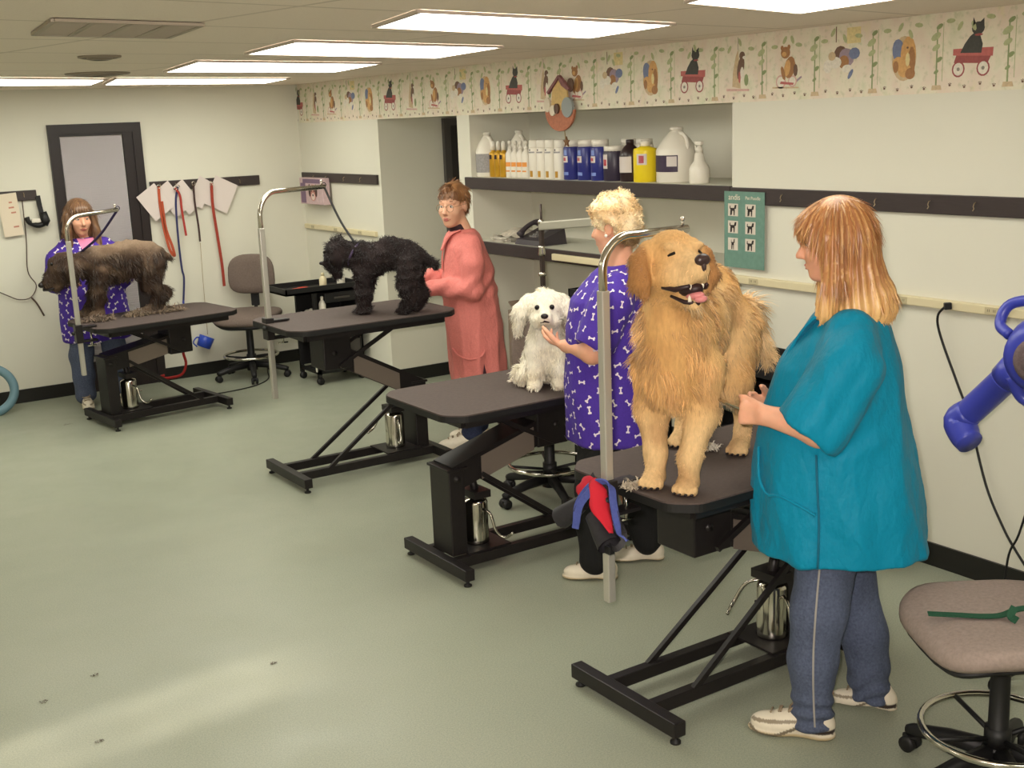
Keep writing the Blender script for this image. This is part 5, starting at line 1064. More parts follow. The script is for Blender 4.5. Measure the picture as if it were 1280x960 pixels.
fur('fur', lv, lq, 9000, lambda P: -F4*.3-Z*1.+np.sin(P*30)*.4, lambda P: .055-.045*smoothstep(1.2, 1.28, P[:, 2])*smoothstep(.3, .15, (P-O4)@F4)-.02*((P-HL)@F4 > .08), .006, lcol, furm, g, .4, None, 3, .2, .05, 12, 150, jit=.4)
b = MB(); b.ell(W4(.572, .02, 1.035), (.022, .026, .02), 12); b.tube([W4(.56, .02, 1.0), W4(.52, .05, 1.0), W4(.49, .06, 1.01)], [.012, .01, .006], 8); b.build('nose', nosem, g)
for q in (-1, 1): b = MB(); b.ell(HL+F4*.09+L4*q*.05+Z*.02, .013, 8); b.build('eye', eyem, g)
noose(le, W4(.27, .02, 1.25), (40, 30, 66), 'dark noose strap from the pole end to the shaggy brown dog', .009)
# ---------------------------------------------------------------- clipped hair
def tuft(c, r, n, rgb, label, h=.03, w=.005, seed=1):
    q = np.random.default_rng(seed); N = n; th = q.uniform(0, 6.28, N); rr = r*np.sqrt(q.random(N)); P = np.stack([c[0]+rr*np.cos(th), c[1]+.7*rr*np.sin(th), np.full(N, c[2])+q.random(N)*h*(1-rr/r)*.8+.002], 1)
    d = np.stack([q.normal(0, 1, N), q.normal(0, 1, N), q.normal(0, .25, N)], 1); d /= np.linalg.norm(d, axis=1)[:, None]; s = np.cross(d, [0, 0, 1]); s /= np.maximum(1e-6, np.linalg.norm(s, axis=1))[:, None]; Lh = q.uniform(.3, .8, (N, 1))*r*.7
    a = P; m_ = P+d*Lh*.5+V3(0, 0, h*.25); e = P+d*Lh; e[:, 2] = np.maximum(e[:, 2], c[2]+.001); m_[:, 2] = np.maximum(m_[:, 2], c[2]+.003)
    VV = np.stack([a-s*w/2, a+s*w/2, m_-s*w/2, m_+s*w/2, e-s*w*.2, e+s*w*.2], 1).reshape(-1, 3); bs = np.arange(N)[:, None]*6; Q = np.concatenate([bs+np.array([0, 1, 3, 2]), bs+np.array([2, 3, 5, 4])])
    col = np.repeat(lin(rgb)[None]*q.uniform(.7, 1.2, (N, 1)), 6, 0); o = npmesh('hair_clippings', VV, Q, furm, None, None, 'stuff', np.clip(col, 0, 1)); tag(o, label, 'hair clippings'); return o
tuft((-1.965, -6.97, .851), .055, 260, (176, 162, 140), 'greyish hair clippings beside the golden retriever\'s front paw', .02, seed=2)
tuft((-1.478, -6.8, .851), .05, 200, (232, 226, 212), 'white hair clippings behind the golden retriever\'s front legs', .03, seed=3)
tuft((-1.266, -5.216, .821), .04, 160, (226, 214, 196), 'small white tuft of hair on the table left of the white dog', .015, seed=4)
for i, (x, y, r) in enumerate(((-2.2, -1.14, .12), (-1.9, -1.12, .1), (-1.68, -1.08, .14))): tuft((x, y, .756), r, 420, ((120, 100, 82), (132, 112, 90), (136, 114, 92))[i], 'brown hair clippings heaped by the brown dog\'s %s' % ('front paws near the pole', 'belly at the table middle', 'hind paws')[i], .05, .007, seed=5+i)
for i, (x, y) in enumerate(((-3.436, -5.408), (-3.653, -5.513), (-3.567, -5.952), (-2.832, -5.754), (-2.471, -1.034))): tuft((x, y, .0005), .016 if i != 4 else .03, 26, (74, 56, 44), 'tiny dark hair bit on the floor, %s' % ('fourth from the left edge', 'closest to the left edge in the foreground', 'within the pale streak at lower left', 'right of the pale streak', 'in front of the person far left')[i], .006, .003, seed=20+i)
# ================================================================ PEOPLE
def m_skin(name, rgb):
    t = NT(name); c = srgb(rgb); f = t.noise(28, 4)
    t.col(t.ramp(f, [(.3, tuple(x*.9 for x in c)), (.7, c)])); t.b.inputs['Roughness'].default_value = .5; t.b.inputs['Specular IOR Level'].default_value = .3
    t.b.inputs['Subsurface Weight'].default_value = .12; t.b.inputs['Subsurface Radius'].default_value = (.012, .005, .003); t.b.inputs['Subsurface Scale'].default_value = .6; return t.m
skin = m_skin('skin', (226, 168, 138)); skin2 = m_skin('skin_fair', (222, 170, 140))
lipm = mat('lip', (184, 98, 92), .45); browm = mat('eyebrow', (104, 72, 50), .8); eyew = mat('eye_white', (226, 216, 206), .25); irism = mat('iris', (58, 48, 42), .15)
def add_head(s, HC, f, l, u, k=1.):
    A = [f, l, u]
    def H(a, b, c): return HC+(f*a+l*b+u*c)*k
    def E(c, r, kk): s.ball(H(*c), tuple(x*k for x in r), kk, 'u', A)
    E((-.012, 0, .035), (.094, .075, .092), .02); E((.035, 0, -.04), (.06, .057, .075), .03); E((.062, 0, -.098), (.025, .028, .02), .025)
    s.cone(H(.088, 0, .012), H(.113, 0, -.03), .008*k, .0125*k, .012)
    for q in (-1, 1):
        s.cone(H(.08, q*.012, .03), H(.07, q*.045, .028), .012*k, .01*k, .012); E((.058, q*.038, -.028), (.028, .025, .026), .02); s.ball(H(.1, q*.009, -.036), .008*k, .006)
        E((-.008, q*.076, -.005), (.02, .009, .032), .008); s.ball(H(.098, q*.031, .006), .014*k, .012, 's')
    s.cone(H(.088, -.018, -.066), H(.088, .018, -.066), .008*k, .008*k, .01)
    return H
def face_parts(t, H, k=1., brow=browm):
    for q in (-1, 1):
        b = MB(); b.ell(H(.074, q*.031, .007), .0125*k, 12); b.mi = 1; b.ell(H(.0815, q*.031, .006), .0065*k, 10); e = b.build('eye', [eyew, irism], t)
        b = MB(); b.tube(cr([H(.083, q*.018, .031), H(.082, q*.033, .036), H(.07, q*.05, .03)], 4), .0035*k, 6); b.build('eyebrow', brow, t)
        b = MB(); b.tube(cr([H(.079, q*.018, .012), H(.086, q*.031, .0165), H(.074, q*.046, .01)], 4), .003*k, 6); b.build('eyelid', skin, e)
    b = MB(); b.tube(cr([H(.086, -.024, -.067), H(.0955, -.008, -.062), H(.0965, 0, -.064), H(.0955, .008, -.062), H(.086, .024, -.067)], 3), .0038*k, 6); b.tube(cr([H(.085, -.022, -.069), H(.0945, 0, -.073), H(.085, .022, -.069)], 3), .0045*k, 6); b.build('lips', lipm, t)
def add_hand(s, w, d, n, t, k=1., curl=(.5, .6, .4), thumb=(.7, .6, .3), spread=.06, r=.0088):
    """w wrist, d finger direction, n palm normal (fingers curl towards it), t thumb side"""
    w = np.asarray(w, float); d = nrm(d); t = nrm(np.asarray(t, float)-d*np.dot(t, d)); n = nrm(np.cross(d, t))*(1 if np.dot(np.cross(d, t), n) > 0 else -1)
    for q, r_ in ((-.026, .014), (-.006, .0155), (.018, .0155)): s.cone(w+t*q*.7*k, w+d*.078*k+t*q*k*1.1, r_*k, r_*.86*k, .012)
    for i, (q, L) in enumerate(((-.032, .058), (-.011, .074), (.011, .08), (.031, .072))):
        p = w+d*(.08-abs(q-.005)*.2)*k+t*q*k; dd = nrm(d+t*q*spread*20); a = 0
        for j, fr in enumerate((.48, .3, .24)):
            a += curl[j]*(1+.12*(1-i)); v = nrm(dd*math.cos(a)+n*math.sin(a)); e = p+v*L*fr*k; s.cone(p, e, (r-.0006*j)*k, (r-.0008*(j+1))*k, .004); p = e
    p = w+d*.022*k+t*.026*k; v = nrm(d*thumb[0]+t*thumb[1]+n*thumb[2])
    for L, r0, r1, bend in ((.042, .0145, .0115, .0), (.032, .0112, .0098, .35), (.024, .0098, .008, .3)):
        v = nrm(v+n*bend*.6+d*bend); e = p+v*L*k; s.cone(p, e, r0*k, r1*k, .008); p = e
def fill_trousers(s, W, hips, legs, k=.03):
    s.ball(W(*hips[0]), hips[1], .06)
    for pts, rs in legs: s.chain([W(*q) for q in pts], rs, k)
def shoe(t, W, toe, heel, kind, colf, label=None):
    """toe / heel local (f, l) points on the floor"""
    a = W(heel[0], heel[1], 0); b_ = W(toe[0], toe[1], 0); d = nrm(b_-a); L = np.linalg.norm(b_-a); sd = np.array([-d[1], d[0], 0]); Z = V3(0, 0, 1); s = SDF(); k = L/.28
    def P(x, y, z): return a+d*x*k+sd*y*k+Z*z*k
    A = [d, sd, Z]
    s.ball(P(.045, 0, .05), (.046*k, .036*k, .05*k), .02, 'u', A); s.cone(P(.05, 0, .05), P(.16, .004, .045), .04*k, .036*k, .02); s.ball(P(.195, .006, .036), (.078*k, .046*k, .036*k), .025, 'u', A); s.cone(P(.055, 0, .06), P(.06, 0, .1), .04*k, .036*k, .02); s.cone(P(.1, 0, .07), P(.17, .003, .055), .03*k, .022*k, .02)
    s.ball(P(.05, 0, .016), (.054*k, .04*k, .018*k), .008, 'u', A); s.ball(P(.12, 0, .014), (.1*k, .034*k, .015*k), .01, 'u', A); s.ball(P(.2, .006, .015), (.082*k, .049*k, .017*k), .008, 'u', A)
    s.ball(P(.13, 0, -.1), (.4, .3, .1005), .002, 's')
    def cf(p):
        q = (p-a)/k; return colf(np.stack([q@d, q@sd, q[:, 2]], 1))
    o, v, Q = sdfobj('shoe', s, .005, leather, t, cf, label=label)
    q_ = (v-a)/k; qx, qy, qz = q_@d, q_@sd, q_[:, 2]
    def top(x, y):
        m = (np.abs(qx-x) < .012) & (np.abs(qy-y) < .009); return P(x, y, (qz[m].max() if m.any() else .06)+.002)
    b = MB()
    for i in range(6):
        x = .118+i*.016; b.tube([top(x+(.006 if i % 2 else -.004), y) for y in (-.022, -.012, 0, .012, .022)], .0034*k, 6)
    for sg in (-1, 1): e_ = top(.125, 0); b.tube(cr([e_, top(.13, sg*.02)+Z*.012, top(.145, sg*.03)+Z*.006, top(.138, sg*.012)+Z*.004], 4), .0028*k, 6)
    b.build('laces', lace_m, o); return o
leather = mat('shoe_leather', (220, 210, 190), .5, attr='Col', var=.08, scale=60); lace_m = mat('laces', (150, 132, 108), .8)
cA = lin((222, 212, 192)); cS = lin((196, 176, 140)); cD = lin((60, 50, 46)); cM = lin((176, 160, 134))
def plain_shoe(q): return mixc(np.tile(cA, (len(q), 1)), cS, smoothstep(.022, .017, q[:, 2]))
def sport_shoe(q):
    c = plain_shoe(q); x, y, z = q.T; band = (np.abs(z-(.03+.022*np.sin(x*22))) < .006) & (np.abs(y) > .012); c = np.where(band[:, None], cM*.4, c)
    return np.where(((x < .07) & (x > .0) & (z > .03) & (z < .046))[:, None], cD, np.where(((np.abs(z-.07+.1*x-.006) < .005) & (x > .08) & (np.abs(y) > .015))[:, None], cM*.6, c))
def fabric(name, rgb, rough=.7, fine=260, bump=.5, sheen=.2, wr=7, var=.06, dist=.018):
    t = NT(name); c = srgb(rgb); tc = t.node('ShaderNodeTexCoord')
    n1 = t.noise(wr, 4, stretch=(1, 1, .45), rough=.5); n2 = t.noise(fine, 2); n3 = t.noise(wr*3.1, 3, stretch=(1, 1, .6))
    t.col(t.ramp(t.noise(120, 3), [(.3, tuple(x*(1-var) for x in c)), (.7, tuple(min(1, x*(1+var)) for x in c))]))
    t.b.inputs['Roughness'].default_value = rough; t.b.inputs['Sheen Weight'].default_value = sheen*.15; t.b.inputs['Specular IOR Level'].default_value = .18
    rg = lambda x: t.math('ABSOLUTE', t.math('MULTIPLY_ADD', x, 2., -1.))
    h = t.math('ADD', t.math('MULTIPLY', rg(n1), .9), t.math('ADD', t.math('MULTIPLY', rg(n3), .45), t.math('MULTIPLY', n2, .02))); t.bump(h, bump, dist); MATS[name] = t.m; return t.m
denim = fabric('blue_denim', (82, 90, 112), .85, 500, .5, .1, 9, .22); denim_d = fabric('dark_denim', (50, 56, 82), .85, 500, .5, .1, 9, .2); blackp = fabric('black_trousers', (30, 30, 30), .85, 300, .4, .1, 8); turq = fabric('turquoise_nylon', (0, 126, 158), .6, 300, .7, .25, 6, .04); purp = fabric('purple_cotton', (72, 48, 148), .75, 300, .45, .2, 6); pinkf = fabric('pink_nylon', (214, 124, 116), .6, 300, .75, .25, 7)
bonem = mat('bone_print', (226, 214, 226), .75)
def smock(name, t, s, vox, m, disp, bones=None, it=1, extra=(), label=None):
    v, Q = s.mesh(vox); v, Q = smooth_mesh(v, Q, it); nn, _ = vnormals(v, Q); v = v+nn*disp(v, nn)[:, None]
    fm = np.zeros(len(Q), int); ms = [m]
    if bones:
        L, gap, seed = bones; g = np.random.default_rng(seed); nn, _ = vnormals(v, Q); order = g.permutation(len(v)); acc = []
        A = np.empty((0, 3))
        for i in order[:9000]:
            if len(A) == 0 or ((A-v[i])**2).sum(1).min() > gap*gap: A = np.vstack([A, v[i]]); acc.append(i)
        VV = []; QQ = []; o = len(v)
        for i in acc:
            n = nn[i]; a = np.cross(n, [0, 0, 1]); a = a/max(1e-6, np.linalg.norm(a)); c = np.cross(n, a); th = g.uniform(0, 6.28); x = a*math.cos(th)+c*math.sin(th); y = np.cross(n, x); p = v[i]+n*.0022; l = L*g.uniform(.85, 1.1)
            k = o+len(VV); VV += [p-x*l*.36-y*l*.1, p+x*l*.36-y*l*.1, p+x*l*.36+y*l*.1, p-x*l*.36+y*l*.1]; QQ.append((k, k+1, k+2, k+3))
            for sx in (-1, 1):
                for sy in (-1, 1):
                    k = o+len(VV); ctr = p+x*sx*l*.39+y*sy*l*.12; VV += [ctr+(x*math.cos(b*1.0472)+y*math.sin(b*1.0472))*l*.15 for b in range(6)]; QQ += [(k, k+1, k+2, k+3), (k, k+3, k+4, k+5)]
        v = np.vstack([v, np.array(VV)]); Q = np.vstack([Q, np.array(QQ)]); fm = np.concatenate([fm, np.ones(len(QQ), int)]); ms = [m, bonem]
    return npmesh(name, v, Q, ms, t, label, None, None, None, fm)
def loft_pt(secs, W, th, z, out=1.01):
    S_ = sorted(secs); zz = [q[0] for q in S_]; cx, cy, rx, ry = [np.interp(z, zz, [q[i] for q in S_]) for i in range(1, 5)]
    return W(cx+rx*out*math.cos(th), cy+ry*out*math.sin(th), z)
# ---------------------------------------------------------------- groomer in the turquoise smock
O, F, L, W = frame((-1.45, -7.40), (-.68, .73)); Z = V3(0, 0, 1)
t = thing('person', 'person in a turquoise smock and jeans with long blond hair, beside the golden retriever', 'person', (-1.45, -7.4, 0))
HC = W(.03, 0, 1.655); hf, hl, hu = hframe(F-.12*Z+.1*L*-1)
s = SDF(); H = add_head(s, HC, hf, hl, hu)
s.cone(H(-.02, 0, -.05), W(-.02, 0, 1.42), .055, .065, .03); s.ball(W(-.02, 0, 1.19), (.12, .15, .19), .06, 'u', [F, L, Z]); s.ball(W(0, 0, .95), (.15, .18, .2), .08, 'u', [F, L, Z])
s.chain([W(-.02, .13, 1.32), W(.07, .23, 1.1), W(.235, .2, 1.135)], [.062, .052, .032], .03); s.chain([W(-.02, -.13, 1.32), W(.06, -.24, 1.08), W(.23, -.07, 1.1)], [.062, .052, .031], .03)
add_hand(s, W(.235, .2, 1.135), F*.9-L*.35+Z*.03, -Z*.5-L*.8, Z*1.+F*.2-L*.2, 1., (1.25, 1.35, .8), (1., .25, .5)); add_hand(s, W(.23, -.07, 1.1), F*.5+L*.4+Z*.2, -F*.5+L*.6, Z-F*.5, 1., (.5, .6, .4))
for q in (1, -1): s.chain([W(0, q*.09, .86), W(.04 if q > 0 else -.06, q*.12, .46), W(.06 if q > 0 else -.13, q*.115, .08)], [.09, .06, .045], .04)
sdfobj('body', s, .006, skin, t); face_parts(t, H)
s = SDF(); fill_trousers(s, W, ((0, 0, .86), (.15, .18, .12)), (([(.01, .09, .82), (.06, .125, .46), (.075, .128, .28), (.075, .125, .06)], [.115, .088, .078, .066]), ([(-.02, -.08, .82), (-.05, -.11, .46), (-.1, -.1, .28), (-.125, -.1, .06)], [.112, .086, .078, .066]))); s.ball(W(0, 0, -.45), (2, 2, .493), .004, 's')
jo, jv, jq = sdfobj('jeans', s, .008, denim, t, dispf=lambda v, n: .006*np.sin(v[:, 2]*75+vnoise(v, 10, 3)*4)*smoothstep(.24, .08, v[:, 2])+.0035*vnoise(v*V3(1, 1, .6), 30, 8))
b = MB(); q_ = (jv-O); sp = []
for i in range(13):
    z = .07+.048*i; f_ = .062+.014*math.sin(z*5); m_ = (np.abs(q_@F-f_) < .012) & (np.abs(jv[:, 2]-z) < .012)
    if m_.any(): sp.append(W(f_, (q_[m_]@L).max()+.0015, z))
b.ribbon(cr(sp, 3), .006, F, .003); b.build('side_seam', mat('seam_thread', (150, 146, 140), .8), jo)
shoe(t, W, (.285, .1), (.0, .14), 1, sport_shoe); shoe(t, W, (.01, -.13), (-.215, -.085), 1, sport_shoe)
secs = [(.65, -.005, .03, .285, .25), (.8, .002, .03, .275, .24), (.96, .017, .02, .255, .23), (1.136, .022, .01, .225, .215), (1.26, .01, 0, .195, .2), (1.36, -.012, 0, .145, .185), (1.42, -.02, 0, .115, .14), (1.46, -.025, 0, .08, .085)]
s = SDF()
for q in (1, -1):
    s.chain([W(-.02, q*.14, 1.385), W(-.015, q*.2, 1.3), W(.09, q*.245, 1.12)], [.078, .095, .118], .04)
    e = W(.09, q*.245, 1.12); ax = nrm(F*.62-Z*.78+L*q*.1); s.ball(e+ax*.25, (.235, .27, .27), .006, 's', [ax, nrm(np.cross(ax, F)), nrm(np.cross(np.cross(ax, F), ax))])
s.loft(secs, (O[0], O[1], 0), F, L, .02, lambda th, z: .02*np.sin(5*th+3*z)*smoothstep(1.25, .7, z)+.02*np.sin(11*th+1.3)*smoothstep(1., .66, z))
def tw(v, n):
    f = (v-O)@F; z = v[:, 2]; r = np.abs(vnoise(np.stack([f*1.2, (v@L)*.9, z*.45], 1), 15, 4)); sl = smoothstep(.17, .21, np.abs((v-O)@L))*smoothstep(1.0, 1.06, z)
    th = np.arctan2((v-O)@L, (v-O)@F); return .012*(.45-np.abs(np.sin(th*4.5+1.8*z+1.*vnoise(v, 5, 9))))*smoothstep(1.4, 1.0, z)*(1-sl)+.006*(.5-r)*smoothstep(1.44, 1.3, z)+.006*np.sin(44*(z*.8+f*.9)+2*vnoise(v, 8, 2))*sl+.002*np.abs(vnoise(v*V3(1, 1, .6), 42, 6))
sm = smock('smock', t, s, .008, turq, tw)
b = MB(); pts = [loft_pt(secs, W, th, z, 1.02) for th, z in ((.32, 1.0), (.42, .91), (.62, .865), (.85, .872), (1.15, .85), (1.3, .83))]; b.tube(cr(pts, 5), .0055, 8); b.build('pocket_edge', turq, sm)
b = MB(); b.tube(cr([loft_pt(secs, W, 1.32+.02*math.sin(z*9), z, 1.018) for z in (1.02, .92, .82, .74, .66)], 4), .004, 6); b.build('side_seam', mat('teal_thread', (0, 92, 118), .7), sm)
b = MB(); b.ribbon(cr([W(.03, .09, 1.455), W(.085, .085, 1.42), W(.14, .045, 1.34), W(.2, .02, 1.22)], 5), .045, (L+Z*.5+F*.2), .008); b.build('collar', turq, sm)
# hair
s = SDF(); A3 = [hf, hl, hu]
s.ball(H(-.015, 0, .045), (.112, .096, .102), .02, 'u', A3); s.ball(H(.055, 0, .062), (.058, .074, .055), .02, 'u', A3); s.cone(H(-.045, 0, .0), W(-.045, 0, 1.5), .092, .085, .03, 'u', L, 1.15); s.cone(W(-.045, 0, 1.53), W(-.055, 0, 1.455), .088, .1, .02, 'u', L, 1.25); s.cone(W(-.12, 0, 1.49), W(-.125, 0, 1.45), .035, .036, .04, 'u', L, 2.2)
for q in (-1, 1): s.chain([H(.0, q*.078, .02), W(.03, q*.095, 1.55), W(.055, q*.1, 1.44)], [.035, .036, .03], .02)
s.ball(H(.125, 0, -.07), (.085, .072, .095), .012, 's', A3); s.ball(W(0, 0, 1.27), (.4, .4, .135), .015, 's')
h1 = lin((178, 120, 72)); h2 = lin((230, 186, 122)); h3 = lin((132, 84, 50))
def hcol(P):
    th = np.arctan2((P-HC)@L, (P-HC)@F); n = .5+.5*np.sin(th*23+3*np.sin(th*9)); c = mixc(np.tile(h1, (len(P), 1)), h3, .6*n); return mixc(c, h2, np.clip(smoothstep(1.58, 1.44, P[:, 2])*.75+.45*(np.sin(th*37) > .6), 0, 1))
def hdisp(v, n):
    th = np.arctan2((v-HC)@L, (v-HC)@F); return .004*np.sin(th*40+2*np.sin(th*7))*smoothstep(1.78, 1.7, v[:, 2])
hm = mat('hair', (200, 150, 100), .38, attr='Col', spec=.5)
ho, hv, hq = sdfobj('hair', s, .006, hm, t, hcol, dispf=hdisp)
def hflow(P):
    d = -Z*1.3+np.zeros_like(P); out = P-HC; out[:, 2] = 0; w = smoothstep(1.52, 1.44, P[:, 2])[:, None]; top = smoothstep(1.7, 1.77, P[:, 2])[:, None]; return d+out*3*w+out*9*top+hf*.25*(((P-HC)@hf) > .04)[:, None]
fur('strands', hv, hq, 9000, hflow, lambda P: .085-.04*((P-HC)@hf > .06)-.06*smoothstep(1.53, 1.46, P[:, 2]), .0036, hcol, hm, ho, .04, None, 4, .12, .0, 21, 0, jit=.06)
# comb in hand
cb = thing('comb', 'steel comb in the hand of the person in turquoise', 'comb', tuple(W(.3, .12, 1.13)))
b = MB(); c0 = np.array(W(.27, .17, 1.13)); c1 = np.array(W(.43, .045, 1.165)); b.bar(c0, c1, .012, .006); b.build('spine', chrome, cb)
b = MB(); dv = (c1-c0)
for i in range(22): p = c0+dv*(.42+.57*i/21); b.tube([p, p+nrm(L*.2-Z*1.)*.026], .0009, 5)
b.build('tines', chrome, cb)
# ---------------------------------------------------------------- groomer in the purple smock with bones
O, F, L, W = frame((-1.16, -5.825), (-.83, .56)); OO = O
t = thing('person', 'person with curly blond hair in purple bone print smock, holding the white dog\'s chin', 'person', (-1.16, -5.825, 0))
HC = W(-.035, .0, 1.595); hf, hl, hu = hframe(F*.82-L*.55-.1*Z); s = SDF(); H = add_head(s, HC, hf, hl, hu)
s.cone(H(-.02, 0, -.05), W(-.04, 0, 1.38), .056, .065, .03); s.ball(W(-.0, 0, 1.15), (.12, .14, .19), .06, 'u', [F, L, Z]); s.ball(W(0, 0, .9), (.15, .17, .2), .08, 'u', [F, L, Z])
s.chain([W(-.03, .12, 1.27), W(.09, .2, 1.08), W(.195, .0, 1.072)], [.06, .05, .031], .03); s.chain([W(-.02, -.12, 1.27), W(.03, -.25, 1.08), W(.14, -.29, .99)], [.06, .05, .031], .03)
add_hand(s, W(.195, .0, 1.072), F*.62-L*.78+Z*.12, Z*.9-F*.2-L*.3, F*.9+L*.5+Z*.35, 1.05, (.35, .5, .4), (.55, .75, .5)); add_hand(s, W(.14, -.29, .99), F*.8-L*.3, -L, Z, 1., (.3, .3, .3))
for q in (1, -1): s.chain([W(0, q*.09, .82), W(.06 if q > 0 else -.06, q*.11, .44), W(.08 if q > 0 else -.17, q*.11, .08)], [.09, .06, .045], .04)
sdfobj('body', s, .0065, skin, t); face_parts(t, H)
b = MB(); b.ell(H(-.0, .087, -.03), .0075, 10); b.build('earring', mat('pearl', (232, 226, 214), .25), t)
s = SDF(); fill_trousers(s, W, ((0, 0, .8), (.15, .17, .12)), (([(.03, .085, .78), (.09, .11, .44), (.1, .11, .28), (.095, .115, .1)], [.112, .084, .076, .07]), ([(-.04, -.08, .78), (-.09, -.1, .44), (-.14, -.1, .28), (-.165, -.1, .1)], [.11, .084, .076, .07]))); sdfobj('trousers', s, .009, blackp, t, dispf=lambda v, n: .004*vnoise(v, 24, 8))
shoe(t, W, (.245, .075), (-.005, .125), 0, plain_shoe); shoe(t, W, (.0, -.11), (-.245, -.1), 0, plain_shoe)
secs = [(.64, -.0, 0, .2, .225), (.8, .003, 0, .203, .225), (1.0, .005, 0, .2, .215), (1.15, .008, 0, .19, .205), (1.28, -.0, 0, .165, .195), (1.34, -.015, 0, .13, .18), (1.4, -.035, 0, .1, .12), (1.43, -.04, 0, .072, .08)]
s = SDF()
for q, el in ((1, (.075, .205, 1.13)), (-1, (.02, -.225, 1.12))):
    s.chain([W(-.035, q*.13, 1.345), W(-.0, q*.18, 1.28), W(*el)], [.07, .085, .092], .04)
    e = W(*el); ax = nrm(e-W(-.02, q*.175, 1.34)); s.ball(e+ax*.24, (.215, .24, .24), .006, 's', [ax, nrm(np.cross(ax, F)), nrm(np.cross(np.cross(ax, F), ax))])
s.loft(secs, (O[0], O[1], 0), F, L, .02, lambda th, z: .022*np.sin(5*th+4*z)*smoothstep(1.2, .7, z)+.014*np.sin(9*th+1.3)*smoothstep(1., .66, z))
smock('smock', t, s, .008, purp, lambda v, n: .011*(.5-np.abs(vnoise(v*V3(1, 1, .5), 14, 4))), (.031, .046, 5))
s = SDF(); A3 = [hf, hl, hu]; s.ball(H(-.012, 0, .058), (.108, .092, .098), .02, 'u', A3); s.ball(H(-.06, 0, -.01), (.062, .074, .08), .03, 'u', A3); s.ball(H(.055, 0, .075), (.05, .07, .045), .02, 'u', A3); s.ball(H(.125, 0, -.045), (.09, .1, .085), .012, 's', A3)
for q in (-1, 1): s.ball(H(-.002, q*.09, -.012), (.024, .03, .034), .008, 's', A3)
pc1 = lin((222, 190, 142)); pc2 = lin((242, 222, 184)); pc3 = lin((168, 128, 88))
def pcol(P): return mixc(mixc(np.tile(pc1, (len(P), 1)), pc2, np.clip(.3+vnoise(P, 30, 3)+.5*((P-HC)@hf > .04), 0, 1)), pc3, .7*smoothstep(.0, -.06, (P-HC)@hu))
ho, hv, hq = sdfobj('hair', s, .0065, hm, t, pcol, dispf=lambda v, n: .006*vnoise(v, 85, 2))
fur('curls', hv, hq, 3800, lambda P: np.sin(P*95+1)*1.2-Z*.3, lambda P: np.full(len(P), .03), .0045, pcol, hm, ho, .55, None, 4, .15, .22, 22, 180, jit=.5)
# ---------------------------------------------------------------- groomer in the pink smock
O, F, L, W = frame((-.56, -3.45), (-.9, .43))
t = thing('person', 'person in a long pink smock and glasses behind the black curly dog', 'person', (-.56, -3.45, 0))
HC = W(-.035, .02, 1.555); hf, hl, hu = hframe(V3(-.9, -.5, -.04)); s = SDF(); H = add_head(s, HC, hf, hl, hu, 1.08)
s.cone(H(-.02, 0, -.05), W(-.1, 0, 1.36), .052, .06, .03); s.ball(W(-.12, 0, 1.12), (.11, .13, .19), .06, 'u', [F, L, Z]); s.ball(W(-.13, 0, .88), (.14, .16, .2), .08, 'u', [F, L, Z])
for q, wr in ((1, (.11, .09, 1.05)), (-1, (.12, -.1, 1.1))):
    s.chain([W(-.12, q*.11, 1.24), W(-.11, q*.19, 1.03), W(*wr)], [.045, .04, .03], .03); add_hand(s, W(*wr), F*1.-L*q*.2-Z*.35, -L*q, Z*.8+F*.3, 1., (.5, .6, .4))
for q in (1, -1): s.chain([W(-.1, q*.08, .8), W(-.07, q*.09, .44), W(-.075, q*.1, .08)], [.085, .058, .045], .04)
sdfobj('body', s, .008, skin2, t); face_parts(t, H, 1.08, mat('fair_brow', (150, 110, 84), .8))
b = MB()
for q in (-1, 1): b.tube([H(.098, q*.033+.024*math.cos(a), -.002+.021*math.sin(a)) for a in [i*6.283/20 for i in range(20)]], .0014, 6, closed=True); b.tube([H(.097, q*.056, .004), H(.05, q*.078, .01), H(-.01, q*.084, .012)], .0014, 6)
b.tube([H(.099, -.01, .004), H(.103, 0, .008), H(.099, .01, .004)], .0014, 6); b.build('glasses', mat('thin_gold_wire', (150, 120, 90), .3, .8), t)
s = SDF(); fill_trousers(s, W, ((-.12, 0, .8), (.13, .15, .12)), (([(-.13, .08, .78), (-.12, .1, .44), (-.075, .11, .1)], [.1, .074, .07]), ([(-.15, -.08, .78), (-.16, -.1, .44), (-.14, -.1, .1)], [.1, .074, .07]))); sdfobj('jeans', s, .01, denim_d, t, dispf=lambda v, n: .004*vnoise(v, 24, 8))
shoe(t, W, (.155, .11), (-.12, .12), 0, plain_shoe); shoe(t, W, (.06, -.12), (-.21, -.1), 0, plain_shoe)
b = MB(); b.lathe([(.062, 0), (.06, .02), (.057, .05), (.056, .075), (.05, .078)], W(-.075, .005, 1.375), 22, nrm(H(-.02, 0, -.05)-W(-.1, 0, 1.36)), 1.05, 1.0); b.build('turtleneck', mat('dark_knit', (48, 30, 36), .9, bump=.4, bscale=200), t)
secs = [(.42, -.155, 0, .178, .21), (.6, -.145, 0, .183, .205), (.8, -.132, 0, .185, .2), (1.0, -.115, 0, .172, .19), (1.17, -.11, 0, .158, .185), (1.3, -.1, 0, .125, .17), (1.37, -.095, 0, .1, .12), (1.405, -.085, 0, .075, .075)]
s = SDF(); s.loft(secs, (O[0], O[1], 0), F, L, .02, lambda th, z: .022*np.sin(5*th+1.)*smoothstep(1.1, .5, z)+.014*np.sin(9*th+2.3*z)*smoothstep(1.2, .66, z))
